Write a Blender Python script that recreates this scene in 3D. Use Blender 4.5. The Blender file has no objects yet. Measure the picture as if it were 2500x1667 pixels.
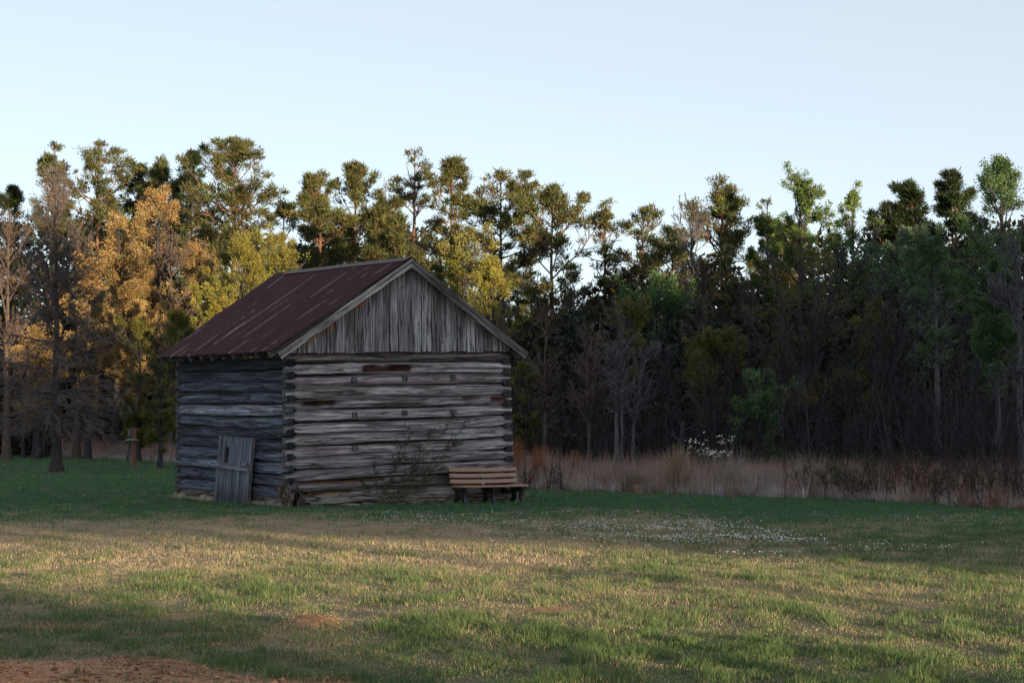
import bpy, math, random
import numpy as np
from mathutils import Vector

# ------------------------------------------------------------------ camera, world, sun
SC = bpy.context.scene
COL = SC.collection
F = 4500.0                      # focal length in pixels of the 2500 px wide photograph
HOR = 1050.0                    # horizon row
CAMZ = 1.70
PITCH = math.atan((HOR - 833.5) / F)
cam = bpy.data.cameras.new("camera")
cam.lens = 36.0 * F / 2500.0
cam.sensor_width = 36.0
cam.clip_start = 0.1
cam.clip_end = 9000
co = bpy.data.objects.new("camera", cam)
COL.objects.link(co)
co.location = (0, 0, CAMZ)
co.rotation_euler = (math.radians(90) + PITCH, 0, 0)
SC.camera = co

SUN_AZ = math.radians(145.0)    # clockwise from +Y (the view direction): behind the camera, to the right
SUN_EL = math.radians(5.2)
w = bpy.data.worlds.new("World")
SC.world = w
w.use_nodes = True
nt = w.node_tree
bg = nt.nodes["Background"]
sky = nt.nodes.new("ShaderNodeTexSky")
sky.sky_type = 'NISHITA'
sky.sun_disc = False
sky.sun_elevation = SUN_EL
sky.sun_rotation = SUN_AZ
sky.air_density = 0.5
sky.dust_density = 0.2
sky.ozone_density = 0.4
# an even near-white colour mixed into the sky to pale the blue
veil = nt.nodes.new("ShaderNodeMix"); veil.data_type = 'RGBA'; veil.inputs[0].default_value = 0.42
veil.inputs[7].default_value = (5.15, 5.3, 5.3, 1)
nt.links.new(sky.outputs[0], veil.inputs[6])
nt.links.new(veil.outputs[2], bg.inputs[0])
bg.inputs[1].default_value = 0.105

sl = bpy.data.lights.new("sun", 'SUN')
sl.energy = 5.0
sl.angle = math.radians(0.55)
sl.color = (1.0, 0.74, 0.44)
so = bpy.data.objects.new("sun", sl)
COL.objects.link(so)
sdir = Vector((math.sin(SUN_AZ) * math.cos(SUN_EL), math.cos(SUN_AZ) * math.cos(SUN_EL), math.sin(SUN_EL)))
so.rotation_euler = sdir.to_track_quat('Z', 'Y').to_euler()
so.location = (20, -20, 30)

SC.view_settings.view_transform = 'Standard'
SC.view_settings.look = 'None'
SC.view_settings.gamma = 1
SC.view_settings.exposure = 1.12

# ------------------------------------------------------------------ helpers
R = np.random.default_rng(7)
def rs(n):
    global R
    R = np.random.default_rng(n)

def ray(px, py):
    u = (px - 1250.0) / F; v = (833.5 - py) / F
    return np.array([u, math.cos(PITCH) - v * math.sin(PITCH), math.sin(PITCH) + v * math.cos(PITCH)])
def pt(px, py, D):
    r = ray(px, py)
    return np.array([0, 0, CAMZ]) + r * (D / r[1])
def gd(py):                       # ground depth seen at a row
    v = (833.5 - py) / F
    return CAMZ / -(math.sin(PITCH) + v * math.cos(PITCH)) * (math.cos(PITCH) - v * math.sin(PITCH))
def gx(px, D):
    return (px - 1250.0) / F * D

def hash2(ix, iy, s):
    n = (ix.astype(np.int64) * 374761393 + iy.astype(np.int64) * 668265263 + s * 974634777) & 0xffffffff
    n = ((n ^ (n >> 13)) * 1274126177) & 0xffffffff
    n = n ^ (n >> 16)
    return (n & 0xffffff) / float(0xffffff)
def vnoise(x, y, s=0):
    x = np.asarray(x, float); y = np.asarray(y, float)
    ix = np.floor(x); iy = np.floor(y)
    fx = x - ix; fy = y - iy
    fx = fx * fx * (3 - 2 * fx); fy = fy * fy * (3 - 2 * fy)
    a = hash2(ix, iy, s); b = hash2(ix + 1, iy, s); c = hash2(ix, iy + 1, s); d = hash2(ix + 1, iy + 1, s)
    return a + (b - a) * fx + (c - a) * fy + (a - b - c + d) * fx * fy
def fbm(x, y, s=0, o=4):
    r = 0; a = 0.5; t = 0
    for i in range(o):
        r = r + a * vnoise(x * 2 ** i, y * 2 ** i, s + i * 17); t += a; a *= 0.5
    return r / t
def ss(a, b, x):
    t = np.clip((x - a) / (b - a), 0, 1)
    return t * t * (3 - 2 * t)

def build(name, V, faces, mat, parent=None, col=None, uv=None, smooth=False):
    """V (n,3); faces: list of int arrays (m,3) or (m,4)"""
    V = np.asarray(V, np.float32)
    me = bpy.data.meshes.new(name)
    me.vertices.add(len(V)); me.vertices.foreach_set('co', V.ravel())
    faces = [np.asarray(f, np.int32) for f in faces if len(f)]
    loops = np.concatenate([f.ravel() for f in faces])
    tot = np.concatenate([np.full(len(f), f.shape[1], np.int32) for f in faces])
    start = np.concatenate([[0], np.cumsum(tot)[:-1]]).astype(np.int32)
    me.loops.add(len(loops)); me.loops.foreach_set('vertex_index', loops)
    me.polygons.add(len(tot)); me.polygons.foreach_set('loop_start', start)
    me.polygons.foreach_set('loop_total', tot)
    me.polygons.foreach_set('use_smooth', np.full(len(tot), smooth))
    if col is not None:
        c = np.ones((len(V), 4), np.float32); c[:, :3] = col
        at = me.color_attributes.new('Col', 'FLOAT_COLOR', 'POINT')
        at.data.foreach_set('color', c.ravel())
    if uv is not None:
        l = me.uv_layers.new(name='UVMap')
        l.data.foreach_set('uv', np.asarray(uv, np.float32)[loops].ravel())
    me.update(calc_edges=True)
    me.materials.append(mat)
    o = bpy.data.objects.new(name, me)
    COL.objects.link(o)
    if parent is not None:
        o.parent = parent
        if parent.type == 'EMPTY' and parent.parent is None:
            lo = np.array(parent.location)
            me.vertices.foreach_set('co', (V - lo.astype(np.float32)).ravel())
        elif parent.parent is not None:
            lo = np.array(parent.parent.location)
            me.vertices.foreach_set('co', (V - lo.astype(np.float32)).ravel())
        me.update()
    return o

def tag(o, label=None, cat=None, group=None, kind=None):
    if label: o['label'] = label
    if cat: o['category'] = cat
    if group: o['group'] = group
    if kind: o['kind'] = kind
    return o
def empty(name, loc, label=None, cat=None, group=None):
    o = bpy.data.objects.new(name, None)
    o.empty_display_size = 0.3
    COL.objects.link(o)
    o.location = tuple(float(x) for x in loc)
    return tag(o, label, cat, group)

def tubes(P, Rr, k=4):
    """P (n,m,3) paths, Rr (n,m) radii -> verts, quads"""
    n, m, _ = P.shape
    T = np.gradient(P, axis=1)
    T /= np.linalg.norm(T, axis=2, keepdims=True) + 1e-9
    avg = P[:, -1] - P[:, 0]
    ref = np.where((np.abs(avg[:, 2]) > 0.8 * np.linalg.norm(avg, axis=1))[:, None], [[1.0, 0, 0]], [[0, 0, 1.0]])[:, None, :]
    U = np.cross(T, ref); U /= np.linalg.norm(U, axis=2, keepdims=True) + 1e-9
    W = np.cross(T, U)
    a = np.arange(k) * 2 * math.pi / k
    V = P[:, :, None, :] + Rr[:, :, None, None] * (np.cos(a)[None, None, :, None] * U[:, :, None, :] + np.sin(a)[None, None, :, None] * W[:, :, None, :])
    base = (np.arange(n) * m * k)[:, None, None] + (np.arange(m - 1) * k)[None, :, None]
    j = np.arange(k)[None, None, :]; j2 = (np.arange(k) + 1) % k
    q = np.stack([base + j, base + j2[None, None, :], base + k + j2[None, None, :], base + k + j], -1).reshape(-1, 4)
    return V.reshape(-1, 3), q

class Acc:
    def __init__(s): s.V = []; s.F = []; s.C = []; s.UV = []; s.n = 0
    def add(s, V, F, col=None, uv=None):
        V = np.asarray(V, float)
        s.V.append(V)
        for f in (F if isinstance(F, list) else [F]):
            s.F.append(np.asarray(f, np.int64) + s.n)
        s.n += len(V)
        s.C.append(np.broadcast_to(np.asarray(col if col is not None else (1, 1, 1), float), (len(V), 3)))
        s.UV.append(np.zeros((len(V), 2)) if uv is None else np.asarray(uv, float))
    def build(s, name, mat, parent=None, smooth=False):
        return build(name, np.concatenate(s.V), s.F, mat, parent, np.concatenate(s.C), np.concatenate(s.UV), smooth)

def unit(v):
    return v / (np.linalg.norm(v, axis=-1, keepdims=True) + 1e-9)

# ------------------------------------------------------------------ materials
def new_mat(name):
    m = bpy.data.materials.new(name); m.use_nodes = True
    t = m.node_tree
    for n in list(t.nodes): t.nodes.remove(n)
    out = t.nodes.new('ShaderNodeOutputMaterial')
    return m, t, out
def N(t, typ, **kw):
    n = t.nodes.new(typ)
    for k, v in kw.items():
        if k.startswith('i_'): n.inputs[k[2:]].default_value = v
        elif k.startswith('x'): n.inputs[int(k[1:])].default_value = v
        else: setattr(n, k, v)
    return n
def mth(t, op, a, b=None, clamp=False):
    n = t.nodes.new('ShaderNodeMath'); n.operation = op; n.use_clamp = clamp
    for i, v in enumerate((a, b)):
        if v is None: continue
        if isinstance(v, (int, float)): n.inputs[i].default_value = v
        else: t.links.new(v, n.inputs[i])
    return n.outputs[0]
def mix(t, fac, a, b, blend='MIX'):
    n = t.nodes.new('ShaderNodeMix'); n.data_type = 'RGBA'; n.blend_type = blend
    for i, v in ((0, fac), (6, a), (7, b)):
        if isinstance(v, (int, float)): n.inputs[i].default_value = v
        elif isinstance(v, tuple): n.inputs[i].default_value = (*v, 1)
        else: t.links.new(v, n.inputs[i])
    return n.outputs[2]
def ramp(t, fac, stops):
    n = t.nodes.new('ShaderNodeValToRGB')
    el = n.color_ramp.elements
    while len(el) < len(stops): el.new(0.5)
    for e, (p, c) in zip(el, stops):
        e.position = p; e.color = (*c, 1) if isinstance(c, tuple) else (c, c, c, 1)
    t.links.new(fac, n.inputs[0])
    return n.outputs[0]
def noise(t, vec, scale, detail=4, rough=0.6, dist=0.0):
    n = N(t, 'ShaderNodeTexNoise', i_Scale=scale, i_Detail=detail, i_Roughness=rough, i_Distortion=dist)
    t.links.new(vec, n.inputs['Vector'])
    return n.outputs['Fac']
def scaled(t, vec, s):
    n = N(t, 'ShaderNodeMapping'); n.inputs['Scale'].default_value = s
    t.links.new(vec, n.inputs['Vector'])
    return n.outputs[0]

def leaf_mat(name, trans=0.25, rough=0.6):
    m, t, out = new_mat(name)
    at = N(t, 'ShaderNodeAttribute', attribute_name='Col')
    p = N(t, 'ShaderNodeBsdfPrincipled', i_Roughness=rough)
    p.inputs['Specular IOR Level'].default_value = 0.25
    t.links.new(at.outputs['Color'], p.inputs['Base Color'])
    tr = N(t, 'ShaderNodeBsdfTranslucent')
    t.links.new(at.outputs['Color'], tr.inputs['Color'])
    mx = N(t, 'ShaderNodeMixShader', x0=trans)
    t.links.new(p.outputs[0], mx.inputs[1]); t.links.new(tr.outputs[0], mx.inputs[2])
    t.links.new(mx.outputs[0], out.inputs[0])
    return m
M_LEAF = leaf_mat('foliage', 0.22)
M_GRASS = leaf_mat('grass_blades', 0.28)
M_DRY = leaf_mat('dry_grass_stems', 0.2)

def bark_mat():
    m, t, out = new_mat('bark')
    at = N(t, 'ShaderNodeAttribute', attribute_name='Col')
    g = N(t, 'ShaderNodeTexCoord')
    n1 = noise(t, scaled(t, g.outputs['Object'], (6, 6, 1.5)), 2.0, 5, 0.7)
    c = mix(t, 1.0, at.outputs['Color'], ramp(t, n1, [(0.3, 0.5), (0.7, 1.35)]), 'MULTIPLY')
    p = N(t, 'ShaderNodeBsdfPrincipled', i_Roughness=0.9)
    p.inputs['Specular IOR Level'].default_value = 0.15
    t.links.new(c, p.inputs['Base Color'])
    b = N(t, 'ShaderNodeBump', i_Strength=0.7, i_Distance=0.03)
    t.links.new(n1, b.inputs['Height']); t.links.new(b.outputs[0], p.inputs['Normal'])
    t.links.new(p.outputs[0], out.inputs[0])
    return m
M_BARK = bark_mat()

def wood_mat(name='weathered_wood', base=None):
    """UV: u metres along the grain, v metres across; Col multiplies"""
    m, t, out = new_mat(name)
    uv = N(t, 'ShaderNodeUVMap').outputs[0]
    at = N(t, 'ShaderNodeAttribute', attribute_name='Col')
    warp = noise(t, scaled(t, uv, (1.6, 5, 1)), 1.0, 3, 0.5)
    comb = N(t, 'ShaderNodeCombineXYZ')
    sep = N(t, 'ShaderNodeSeparateXYZ'); t.links.new(uv, sep.inputs[0])
    t.links.new(sep.outputs[0], comb.inputs[0])
    t.links.new(mth(t, 'ADD', sep.outputs[1], mth(t, 'MULTIPLY', warp, 0.035)), comb.inputs[1])
    wv = comb.outputs[0]
    grain = noise(t, scaled(t, wv, (0.7, 26, 1)), 1.0, 6, 0.72)
    fine = noise(t, scaled(t, wv, (3.0, 110, 1)), 1.0, 3, 0.6)
    broad = noise(t, scaled(t, wv, (0.9, 5, 1)), 1.0, 3, 0.55)
    cr = noise(t, scaled(t, wv, (0.28, 13, 1)), 1.3, 3, 0.45)
    crack = mth(t, 'SUBTRACT', 1.0, mth(t, 'MULTIPLY', mth(t, 'ABSOLUTE', mth(t, 'SUBTRACT', cr, 0.5)), 38.0), True)
    cr2 = noise(t, scaled(t, wv, (0.8, 36, 1)), 1.0, 2, 0.5)
    crack2 = mth(t, 'MULTIPLY', mth(t, 'SUBTRACT', 1.0, mth(t, 'MULTIPLY', mth(t, 'ABSOLUTE', mth(t, 'SUBTRACT', cr2, 0.42)), 28.0), True), 0.7)
    crk = mth(t, 'MAXIMUM', crack, crack2)
    # knots
    vo = N(t, 'ShaderNodeTexVoronoi', i_Scale=1.0)
    t.links.new(scaled(t, uv, (2.0, 5.2, 1)), vo.inputs['Vector'])
    kn = mth(t, 'SUBTRACT', 1.0, mth(t, 'MULTIPLY', vo.outputs['Distance'], 9.0), True)
    c = ramp(t, grain, [(0.27, (0.075, 0.073, 0.082)), (0.47, (0.26, 0.252, 0.268)), (0.70, (0.58, 0.565, 0.58))])
    c = mix(t, 0.75, c, ramp(t, fine, [(0.3, 0.62), (0.7, 1.25)]), 'MULTIPLY')
    c = mix(t, ramp(t, broad, [(0.52, 0.0), (0.75, 0.6)]), c, (0.10, 0.075, 0.07))
    c = mix(t, mth(t, 'MULTIPLY', kn, 0.8), c, (0.05, 0.035, 0.028))
    c = mix(t, mth(t, 'MULTIPLY', crk, 0.92), c, (0.012, 0.010, 0.010))
    c = mix(t, 1.0, c, at.outputs['Color'], 'MULTIPLY')
    p = N(t, 'ShaderNodeBsdfPrincipled', i_Roughness=0.85)
    p.inputs['Specular IOR Level'].default_value = 0.2
    t.links.new(c, p.inputs['Base Color'])
    h = mth(t, 'SUBTRACT', mth(t, 'ADD', mth(t, 'MULTIPLY', grain, 0.6), mth(t, 'MULTIPLY', fine, 0.25)), mth(t, 'MULTIPLY', crk, 0.9))
    h = mth(t, 'ADD', h, mth(t, 'MULTIPLY', kn, 0.5))
    b = N(t, 'ShaderNodeBump', i_Strength=1.0, i_Distance=0.022)
    t.links.new(h, b.inputs['Height']); t.links.new(b.outputs[0], p.inputs['Normal'])
    t.links.new(p.outputs[0], out.inputs[0])
    return m
M_WOOD = wood_mat()

def roof_mat():
    m, t, out = new_mat('rusted_corrugated_metal')
    uv = N(t, 'ShaderNodeUVMap').outputs[0]          # u along the ridge (m), v down the slope (m)
    sep = N(t, 'ShaderNodeSeparateXYZ'); t.links.new(uv, sep.inputs[0])
    u, v = sep.outputs[0], sep.outputs[1]
    big = noise(t, scaled(t, uv, (1.1, 0.35, 1)), 1.0, 4, 0.6)
    col = ramp(t, big, [(0.3, (0.030, 0.008, 0.012)), (0.7, (0.046, 0.012, 0.0165))])
    st = noise(t, scaled(t, uv, (14, 0.8, 1)), 1.0, 3, 0.6)
    col = mix(t, 0.7, col, ramp(t, st, [(0.3, 0.65), (0.7, 1.3)]), 'MULTIPLY')
    spk = noise(t, uv, 40.0, 2, 0.5)
    col = mix(t, ramp(t, spk, [(0.68, 0.0), (0.76, 0.5)]), col, (0.2, 0.16, 0.15))
    # bare galvanised streaks along sheet laps every 0.62 m
    wob = mth(t, 'MULTIPLY', mth(t, 'SUBTRACT', noise(t, scaled(t, uv, (0.9, 0.12, 1)), 1.0, 2, 0.5), 0.5), 0.9)
    fr = mth(t, 'FRACT', mth(t, 'DIVIDE', mth(t, 'ADD', mth(t, 'ADD', u, wob), 10.02), 0.60))
    d = mth(t, 'ABSOLUTE', mth(t, 'SUBTRACT', fr, 0.5))
    width = mth(t, 'MULTIPLY', mth(t, 'SUBTRACT', noise(t, scaled(t, uv, (3.1, 0.55, 1)), 1.0, 4, 0.65), 0.47), 0.42)
    streak = mth(t, 'GREATER_THAN', width, d)
    edge = ramp(t, noise(t, scaled(t, uv, (30, 3, 1)), 1.0, 3, 0.7), [(0.32, 0.0), (0.45, 1.0)])
    sf = mth(t, 'MULTIPLY', streak, edge)
    col = mix(t, mth(t, 'MULTIPLY', sf, 0.9), col, (0.20, 0.19, 0.21))
    p = N(t, 'ShaderNodeBsdfPrincipled', i_Roughness=0.55)
    p.inputs['Specular IOR Level'].default_value = 0.22
    t.links.new(col, p.inputs['Base Color'])
    t.links.new(mth(t, 'MULTIPLY', sf, 0.5), p.inputs['Metallic'])
    b = N(t, 'ShaderNodeBump', i_Strength=0.3, i_Distance=0.01)
    t.links.new(st, b.inputs['Height']); t.links.new(b.outputs[0], p.inputs['Normal'])
    t.links.new(p.outputs[0], out.inputs[0])
    return m
M_ROOF = roof_mat()

def simple_mat(name, c, rough=0.6, var=0.25, scale=12, metallic=0.0, spec=0.4, bump=0.2, attr=False):
    m, t, out = new_mat(name)
    tc = N(t, 'ShaderNodeTexCoord')
    n = noise(t, tc.outputs['Object'], scale, 5, 0.65)
    cc = tuple(c)
    if attr:
        at = N(t, 'ShaderNodeAttribute', attribute_name='Col')
        col = mix(t, 1.0, at.outputs['Color'], ramp(t, n, [(0.3, 1 - var), (0.7, 1 + var)]), 'MULTIPLY')
    else:
        col = ramp(t, n, [(0.3, tuple(x * (1 - var) for x in cc)), (0.7, tuple(x * (1 + var) for x in cc))])
    p = N(t, 'ShaderNodeBsdfPrincipled', i_Roughness=rough, i_Metallic=metallic)
    p.inputs['Specular IOR Level'].default_value = spec
    t.links.new(col, p.inputs['Base Color'])
    b = N(t, 'ShaderNodeBump', i_Strength=bump, i_Distance=0.01)
    t.links.new(n, b.inputs['Height']); t.links.new(b.outputs[0], p.inputs['Normal'])
    t.links.new(p.outputs[0], out.inputs[0])
    return m
M_STONE = simple_mat('field_stone', (0.2, 0.18, 0.15), 0.9, 0.4, 9, bump=0.8, attr=True)
M_SLAT = simple_mat('tan_recycled_plastic', (0.36, 0.225, 0.16), 0.5, 0.07, 25, bump=0.1)
M_BLACK = simple_mat('black_plastic_lumber', (0.018, 0.018, 0.02), 0.45, 0.15, 25, bump=0.1)
M_POST = simple_mat('cedar_post', (0.17, 0.075, 0.05), 0.8, 0.3, 14)
M_GREYM = simple_mat('grey_painted_metal', (0.11, 0.12, 0.14), 0.5, 0.15, 10)
M_BOLT = simple_mat('galvanised_bolt', (0.6, 0.6, 0.6), 0.4, 0.05, 10, metallic=0.6)
M_WHITE = simple_mat('white_petals', (0.72, 0.72, 0.72), 0.7, 0.05, 10)
M_DARK = simple_mat('shadowed_old_wood', (0.05, 0.042, 0.038), 0.9, 0.3, 12)

# ------------------------------------------------------------------ ground
def height(x, y):
    x = np.asarray(x, float); y = np.asarray(y, float)
    a = (fbm(x * 0.22, y * 0.22, 5, 4) - 0.5) * 0.16 + (fbm(x * 1.3, y * 1.3, 9, 3) - 0.5) * 0.045
    fade = 1 - 0.9 * ss(30, 42, y) * (1 - ss(60, 90, y))
    z = a * fade
    def mound(mx, my, r, h):
        return h * np.exp(-(((x - mx) / r) ** 2 + ((y - my) / r) ** 2))
    z = z + mound(-1.72, 15.9, 0.33, 0.10)
    z = z + 0.05 * dirt(x, y) * (fbm(x * 5, y * 5, 31, 3) - 0.3)
    return z
def dirt(x, y):
    n = fbm(x * 1.1, y * 1.1, 21, 4) - 0.5
    lim = 14.45 - (x + 3.6) * 0.42 + n * 2.2
    a = ss(0.0, 0.5, lim - y) * ss(0.3, -0.35, x + 0.95 + n * 0.8)
    def spot(mx, my, rx, ry, k=1.0):
        d = ((x - mx) / rx) ** 2 + ((y - my) / ry) ** 2
        return k * ss(1.25, 0.5, d + n * 2.2)
    a = np.maximum(a, spot(-1.72, 15.9, 0.34, 0.40))
    a = np.maximum(a, spot(-2.3, 14.9, 0.3, 0.2, 0.8))
    a = np.maximum(a, spot(-0.75, 17.1, 0.75, 0.25, 0.5))
    a = np.maximum(a, spot(0.33, 17.2, 0.3, 0.22, 0.6))
    a = np.maximum(a, spot(0.4, 23.0, 0.45, 0.4, 0.35))
    a = np.maximum(a, spot(-3.9, 16.2, 0.5, 0.3, 0.7))
    a = np.maximum(a, spot(-3.0, 17.3, 0.5, 0.3, 0.5))
    return a
def dryness(x, y):
    a = fbm(x * 0.45 + 3, y * 0.25, 41, 4)
    b = fbm(x * 2.3, y * 1.6, 43, 3)
    base = 0.45 + 0.75 * (a - 0.5) + 0.8 * (b - 0.5)
    base = base + 0.42 * ss(20, 24, y) * ss(38, 33, y) * ss(5, -1, x)      # straw coloured band
    base = base + 0.22 * ss(15.5, 18, y) * ss(22, 19, y) * ss(-3, 0, x)
    base = base - 0.35 * ss(36, 42, y) - 0.2 * ss(6, 12, np.abs(x)) * 0
    base = base + 0.15 * ss(36, 32, y) * ss(29, 32, y)
    base = base - 0.25 * ss(2, 6, x) * ss(26, 30, y)
    return np.clip(base, 0, 1)

def graded(a, b, step, far, grow=1.25):
    c = list(np.arange(a, b, step)); s = step; x = c[-1]
    while x < far: s *= grow; x += s; c.append(x)
    return c
xs_r = graded(0, 13, 0.14, 4000)
xs = np.array(sorted(set([-v for v in xs_r] + xs_r)))
ysf = graded(10, 55, 0.16, 6000)
ysn = [10 - v for v in graded(0.5, 10, 1.0, 4000)]
ys = np.array(sorted(ysn + ysf))
GX, GY = np.meshgrid(xs, ys)
gx_, gy_ = GX.ravel(), GY.ravel()
gz = height(gx_, gy_)
gz = gz * (1 - ss(150, 400, np.hypot(gx_, gy_)))
D_ = dirt(gx_, gy_)[:, None]; DR = dryness(gx_, gy_)[:, None]
fine = fbm(gx_ * 4, gy_ * 4, 51, 3)[:, None]
green = np.array([0.030, 0.060, 0.026]); straw = np.array([0.25, 0.195, 0.125]); clay = np.array([0.33, 0.18, 0.105])
gc = green * (1 - DR) + straw * DR
forest = ss(0, 6, gy_ - (52 + np.clip(-(gx_ - 2), 0, 18) * 3.6))[:, None]
gc = gc * (1 - forest) + np.array([0.035, 0.024, 0.018]) * forest
gc = gc * (1 - D_) + clay * (0.55 + 0.9 * fine) * D_
nx, ny = len(xs), len(ys)
i = (np.arange(ny - 1)[:, None] * nx + np.arange(nx - 1)[None, :]).ravel()
def ground_mat():
    m, t, out = new_mat('lawn_soil')
    at = N(t, 'ShaderNodeAttribute', attribute_name='Col')
    g = N(t, 'ShaderNodeTexCoord')
    n1 = noise(t, g.outputs['Object'], 14.0, 6, 0.75)
    n2 = noise(t, g.outputs['Object'], 1.3, 4, 0.6)
    c = mix(t, 1.0, at.outputs['Color'], ramp(t, n1, [(0.3, 0.45), (0.7, 1.5)]), 'MULTIPLY')
    c = mix(t, 0.6, c, ramp(t, n2, [(0.3, 0.7), (0.7, 1.3)]), 'MULTIPLY')
    p = N(t, 'ShaderNodeBsdfPrincipled', i_Roughness=0.95)
    p.inputs['Specular IOR Level'].default_value = 0.1
    t.links.new(c, p.inputs['Base Color'])
    b = N(t, 'ShaderNodeBump', i_Strength=0.8, i_Distance=0.03)
    t.links.new(n1, b.inputs['Height']); t.links.new(b.outputs[0], p.inputs['Normal'])
    t.links.new(p.outputs[0], out.inputs[0])
    return m
ground = build('ground', np.stack([gx_, gy_, gz], 1), [np.stack([i, i + 1, i + nx + 1, i + nx], 1)], ground_mat(), None, gc, None, True)
tag(ground, 'short patchy green and straw coloured lawn with red clay showing through', 'ground', kind='structure')

# boundary of the tall dry grass: depth at which the mown lawn ends, as a function of picture column
def edgeD(px):
    return np.interp(px, [-200, 0, 150, 300, 420, 1200, 1300, 1600, 2000, 2300, 2500, 2800],
                     [150, 150, 118, 106, 96, 55, 53.5, 49.5, 46, 42.5, 39.3, 36])

def blades(x, y, h, wd, lean, colb, colt, seg2=False, dirbias=None):
    n = len(x)
    z = height(x, y) - 0.004
    a = R.uniform(0, 2 * math.pi, n)
    L = R.normal(0, lean, n) * h
    la = R.uniform(0, 2 * math.pi, n)
    ox, oy = np.cos(a) * wd / 2, np.sin(a) * wd / 2
    tx, ty = np.cos(la) * L, np.sin(la) * L
    if dirbias is not None: tx = tx + dirbias[0] * h; ty = ty + dirbias[1] * h
    b0 = np.stack([x - ox, y - oy, z], 1); b1 = np.stack([x + ox, y + oy, z], 1)
    tp = np.stack([x + tx, y + ty, z + h], 1)
    if not seg2:
        V = np.stack([b0, b1, tp], 1).reshape(-1, 3)
        C = np.stack([colb, colb, colt], 1).reshape(-1, 3)
        f = np.arange(n * 3).reshape(-1, 3)
        return V, [f], C
    m0 = np.stack([x - ox * 0.8 + tx * 0.35, y - oy * 0.8 + ty * 0.35, z + h * 0.6], 1)
    m1 = np.stack([x + ox * 0.8 + tx * 0.35, y + oy * 0.8 + ty * 0.35, z + h * 0.6], 1)
    V = np.stack([b0, b1, m1, m0, tp], 1).reshape(-1, 3)
    cm = (colb + colt) / 2
    C = np.stack([colb, colb, cm, cm, colt], 1).reshape(-1, 3)
    k = np.arange(n)[:, None] * 5
    return V, [k + np.array([[0, 1, 2, 3]]), k + np.array([[3, 2, 4]])], C

def lawn():
    rs(11)
    acc = Acc()
    for (d0, d1, dens, hh, ww) in ((11.2, 16, 4200, 0.055, 0.0048), (16, 23, 2200, 0.058, 0.0066), (23, 33, 900, 0.06, 0.010),
                                   (33, 47, 480, 0.055, 0.014), (47, 70, 160, 0.07, 0.022), (70, 125, 50, 0.07, 0.035)):
        area = 0.30 * (d1 ** 2 - d0 ** 2) * 1.06
        n = int(area * dens)
        y = np.sqrt(R.uniform(d0 ** 2, d1 ** 2, n)); x = y * R.uniform(-0.318, 0.318, n)
        px = 1250 + x / y * F
        dr = dirt(x, y)
        tuft = fbm(x * 3.6, y * 2.4, 61, 4)
        keep = (y < edgeD(px) + 0.6) & (R.random(n) > dr * 0.96) & (R.random(n) < 0.45 + 1.5 * (tuft - 0.3))
        x, y, px, tuft = x[keep], y[keep], px[keep], tuft[keep]
        n = len(x)
        dy = dryness(x, y)
        isdry = R.random(n) < np.clip(dy + (0.47 - tuft) * 1.1, 0.04, 0.97)
        h = 0.86 * hh * (0.42 + 3.2 * np.clip(tuft - 0.38, 0, 1)) * R.uniform(0.5, 1.5, n) * np.where(isdry, 0.75, 1.1)
        tall = (R.random(n) < 0.01) & (y < 30)
        h = np.where(tall, h * 2.0, h)
        gv = R.random((n, 1))
        g = np.array([0.056, 0.122, 0.048]) * (1 - gv) + np.array([0.155, 0.22, 0.078]) * gv
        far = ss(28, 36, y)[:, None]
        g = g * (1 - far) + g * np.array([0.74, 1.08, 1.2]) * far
        s = np.array([0.31, 0.25, 0.165]) * (1 - gv) + np.array([0.55, 0.44, 0.30]) * gv
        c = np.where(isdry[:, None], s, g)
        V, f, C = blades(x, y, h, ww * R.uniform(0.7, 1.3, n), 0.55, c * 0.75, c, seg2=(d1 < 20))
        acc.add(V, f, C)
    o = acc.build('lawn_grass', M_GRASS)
    tag(o, 'short mown grass, green tufts mixed with dead straw', 'grass', kind='stuff')
lawn()

def in_barn(x, y, pad=0.15):
    u = (x + 5.0) * A_[0] + (y - 40.9) * A_[1]
    v = (x + 5.0) * B_[0] + (y - 40.9) * B_[1]
    return (u > -pad) & (u < WF + pad) & (v > -pad) & (v < WS + pad)

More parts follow.
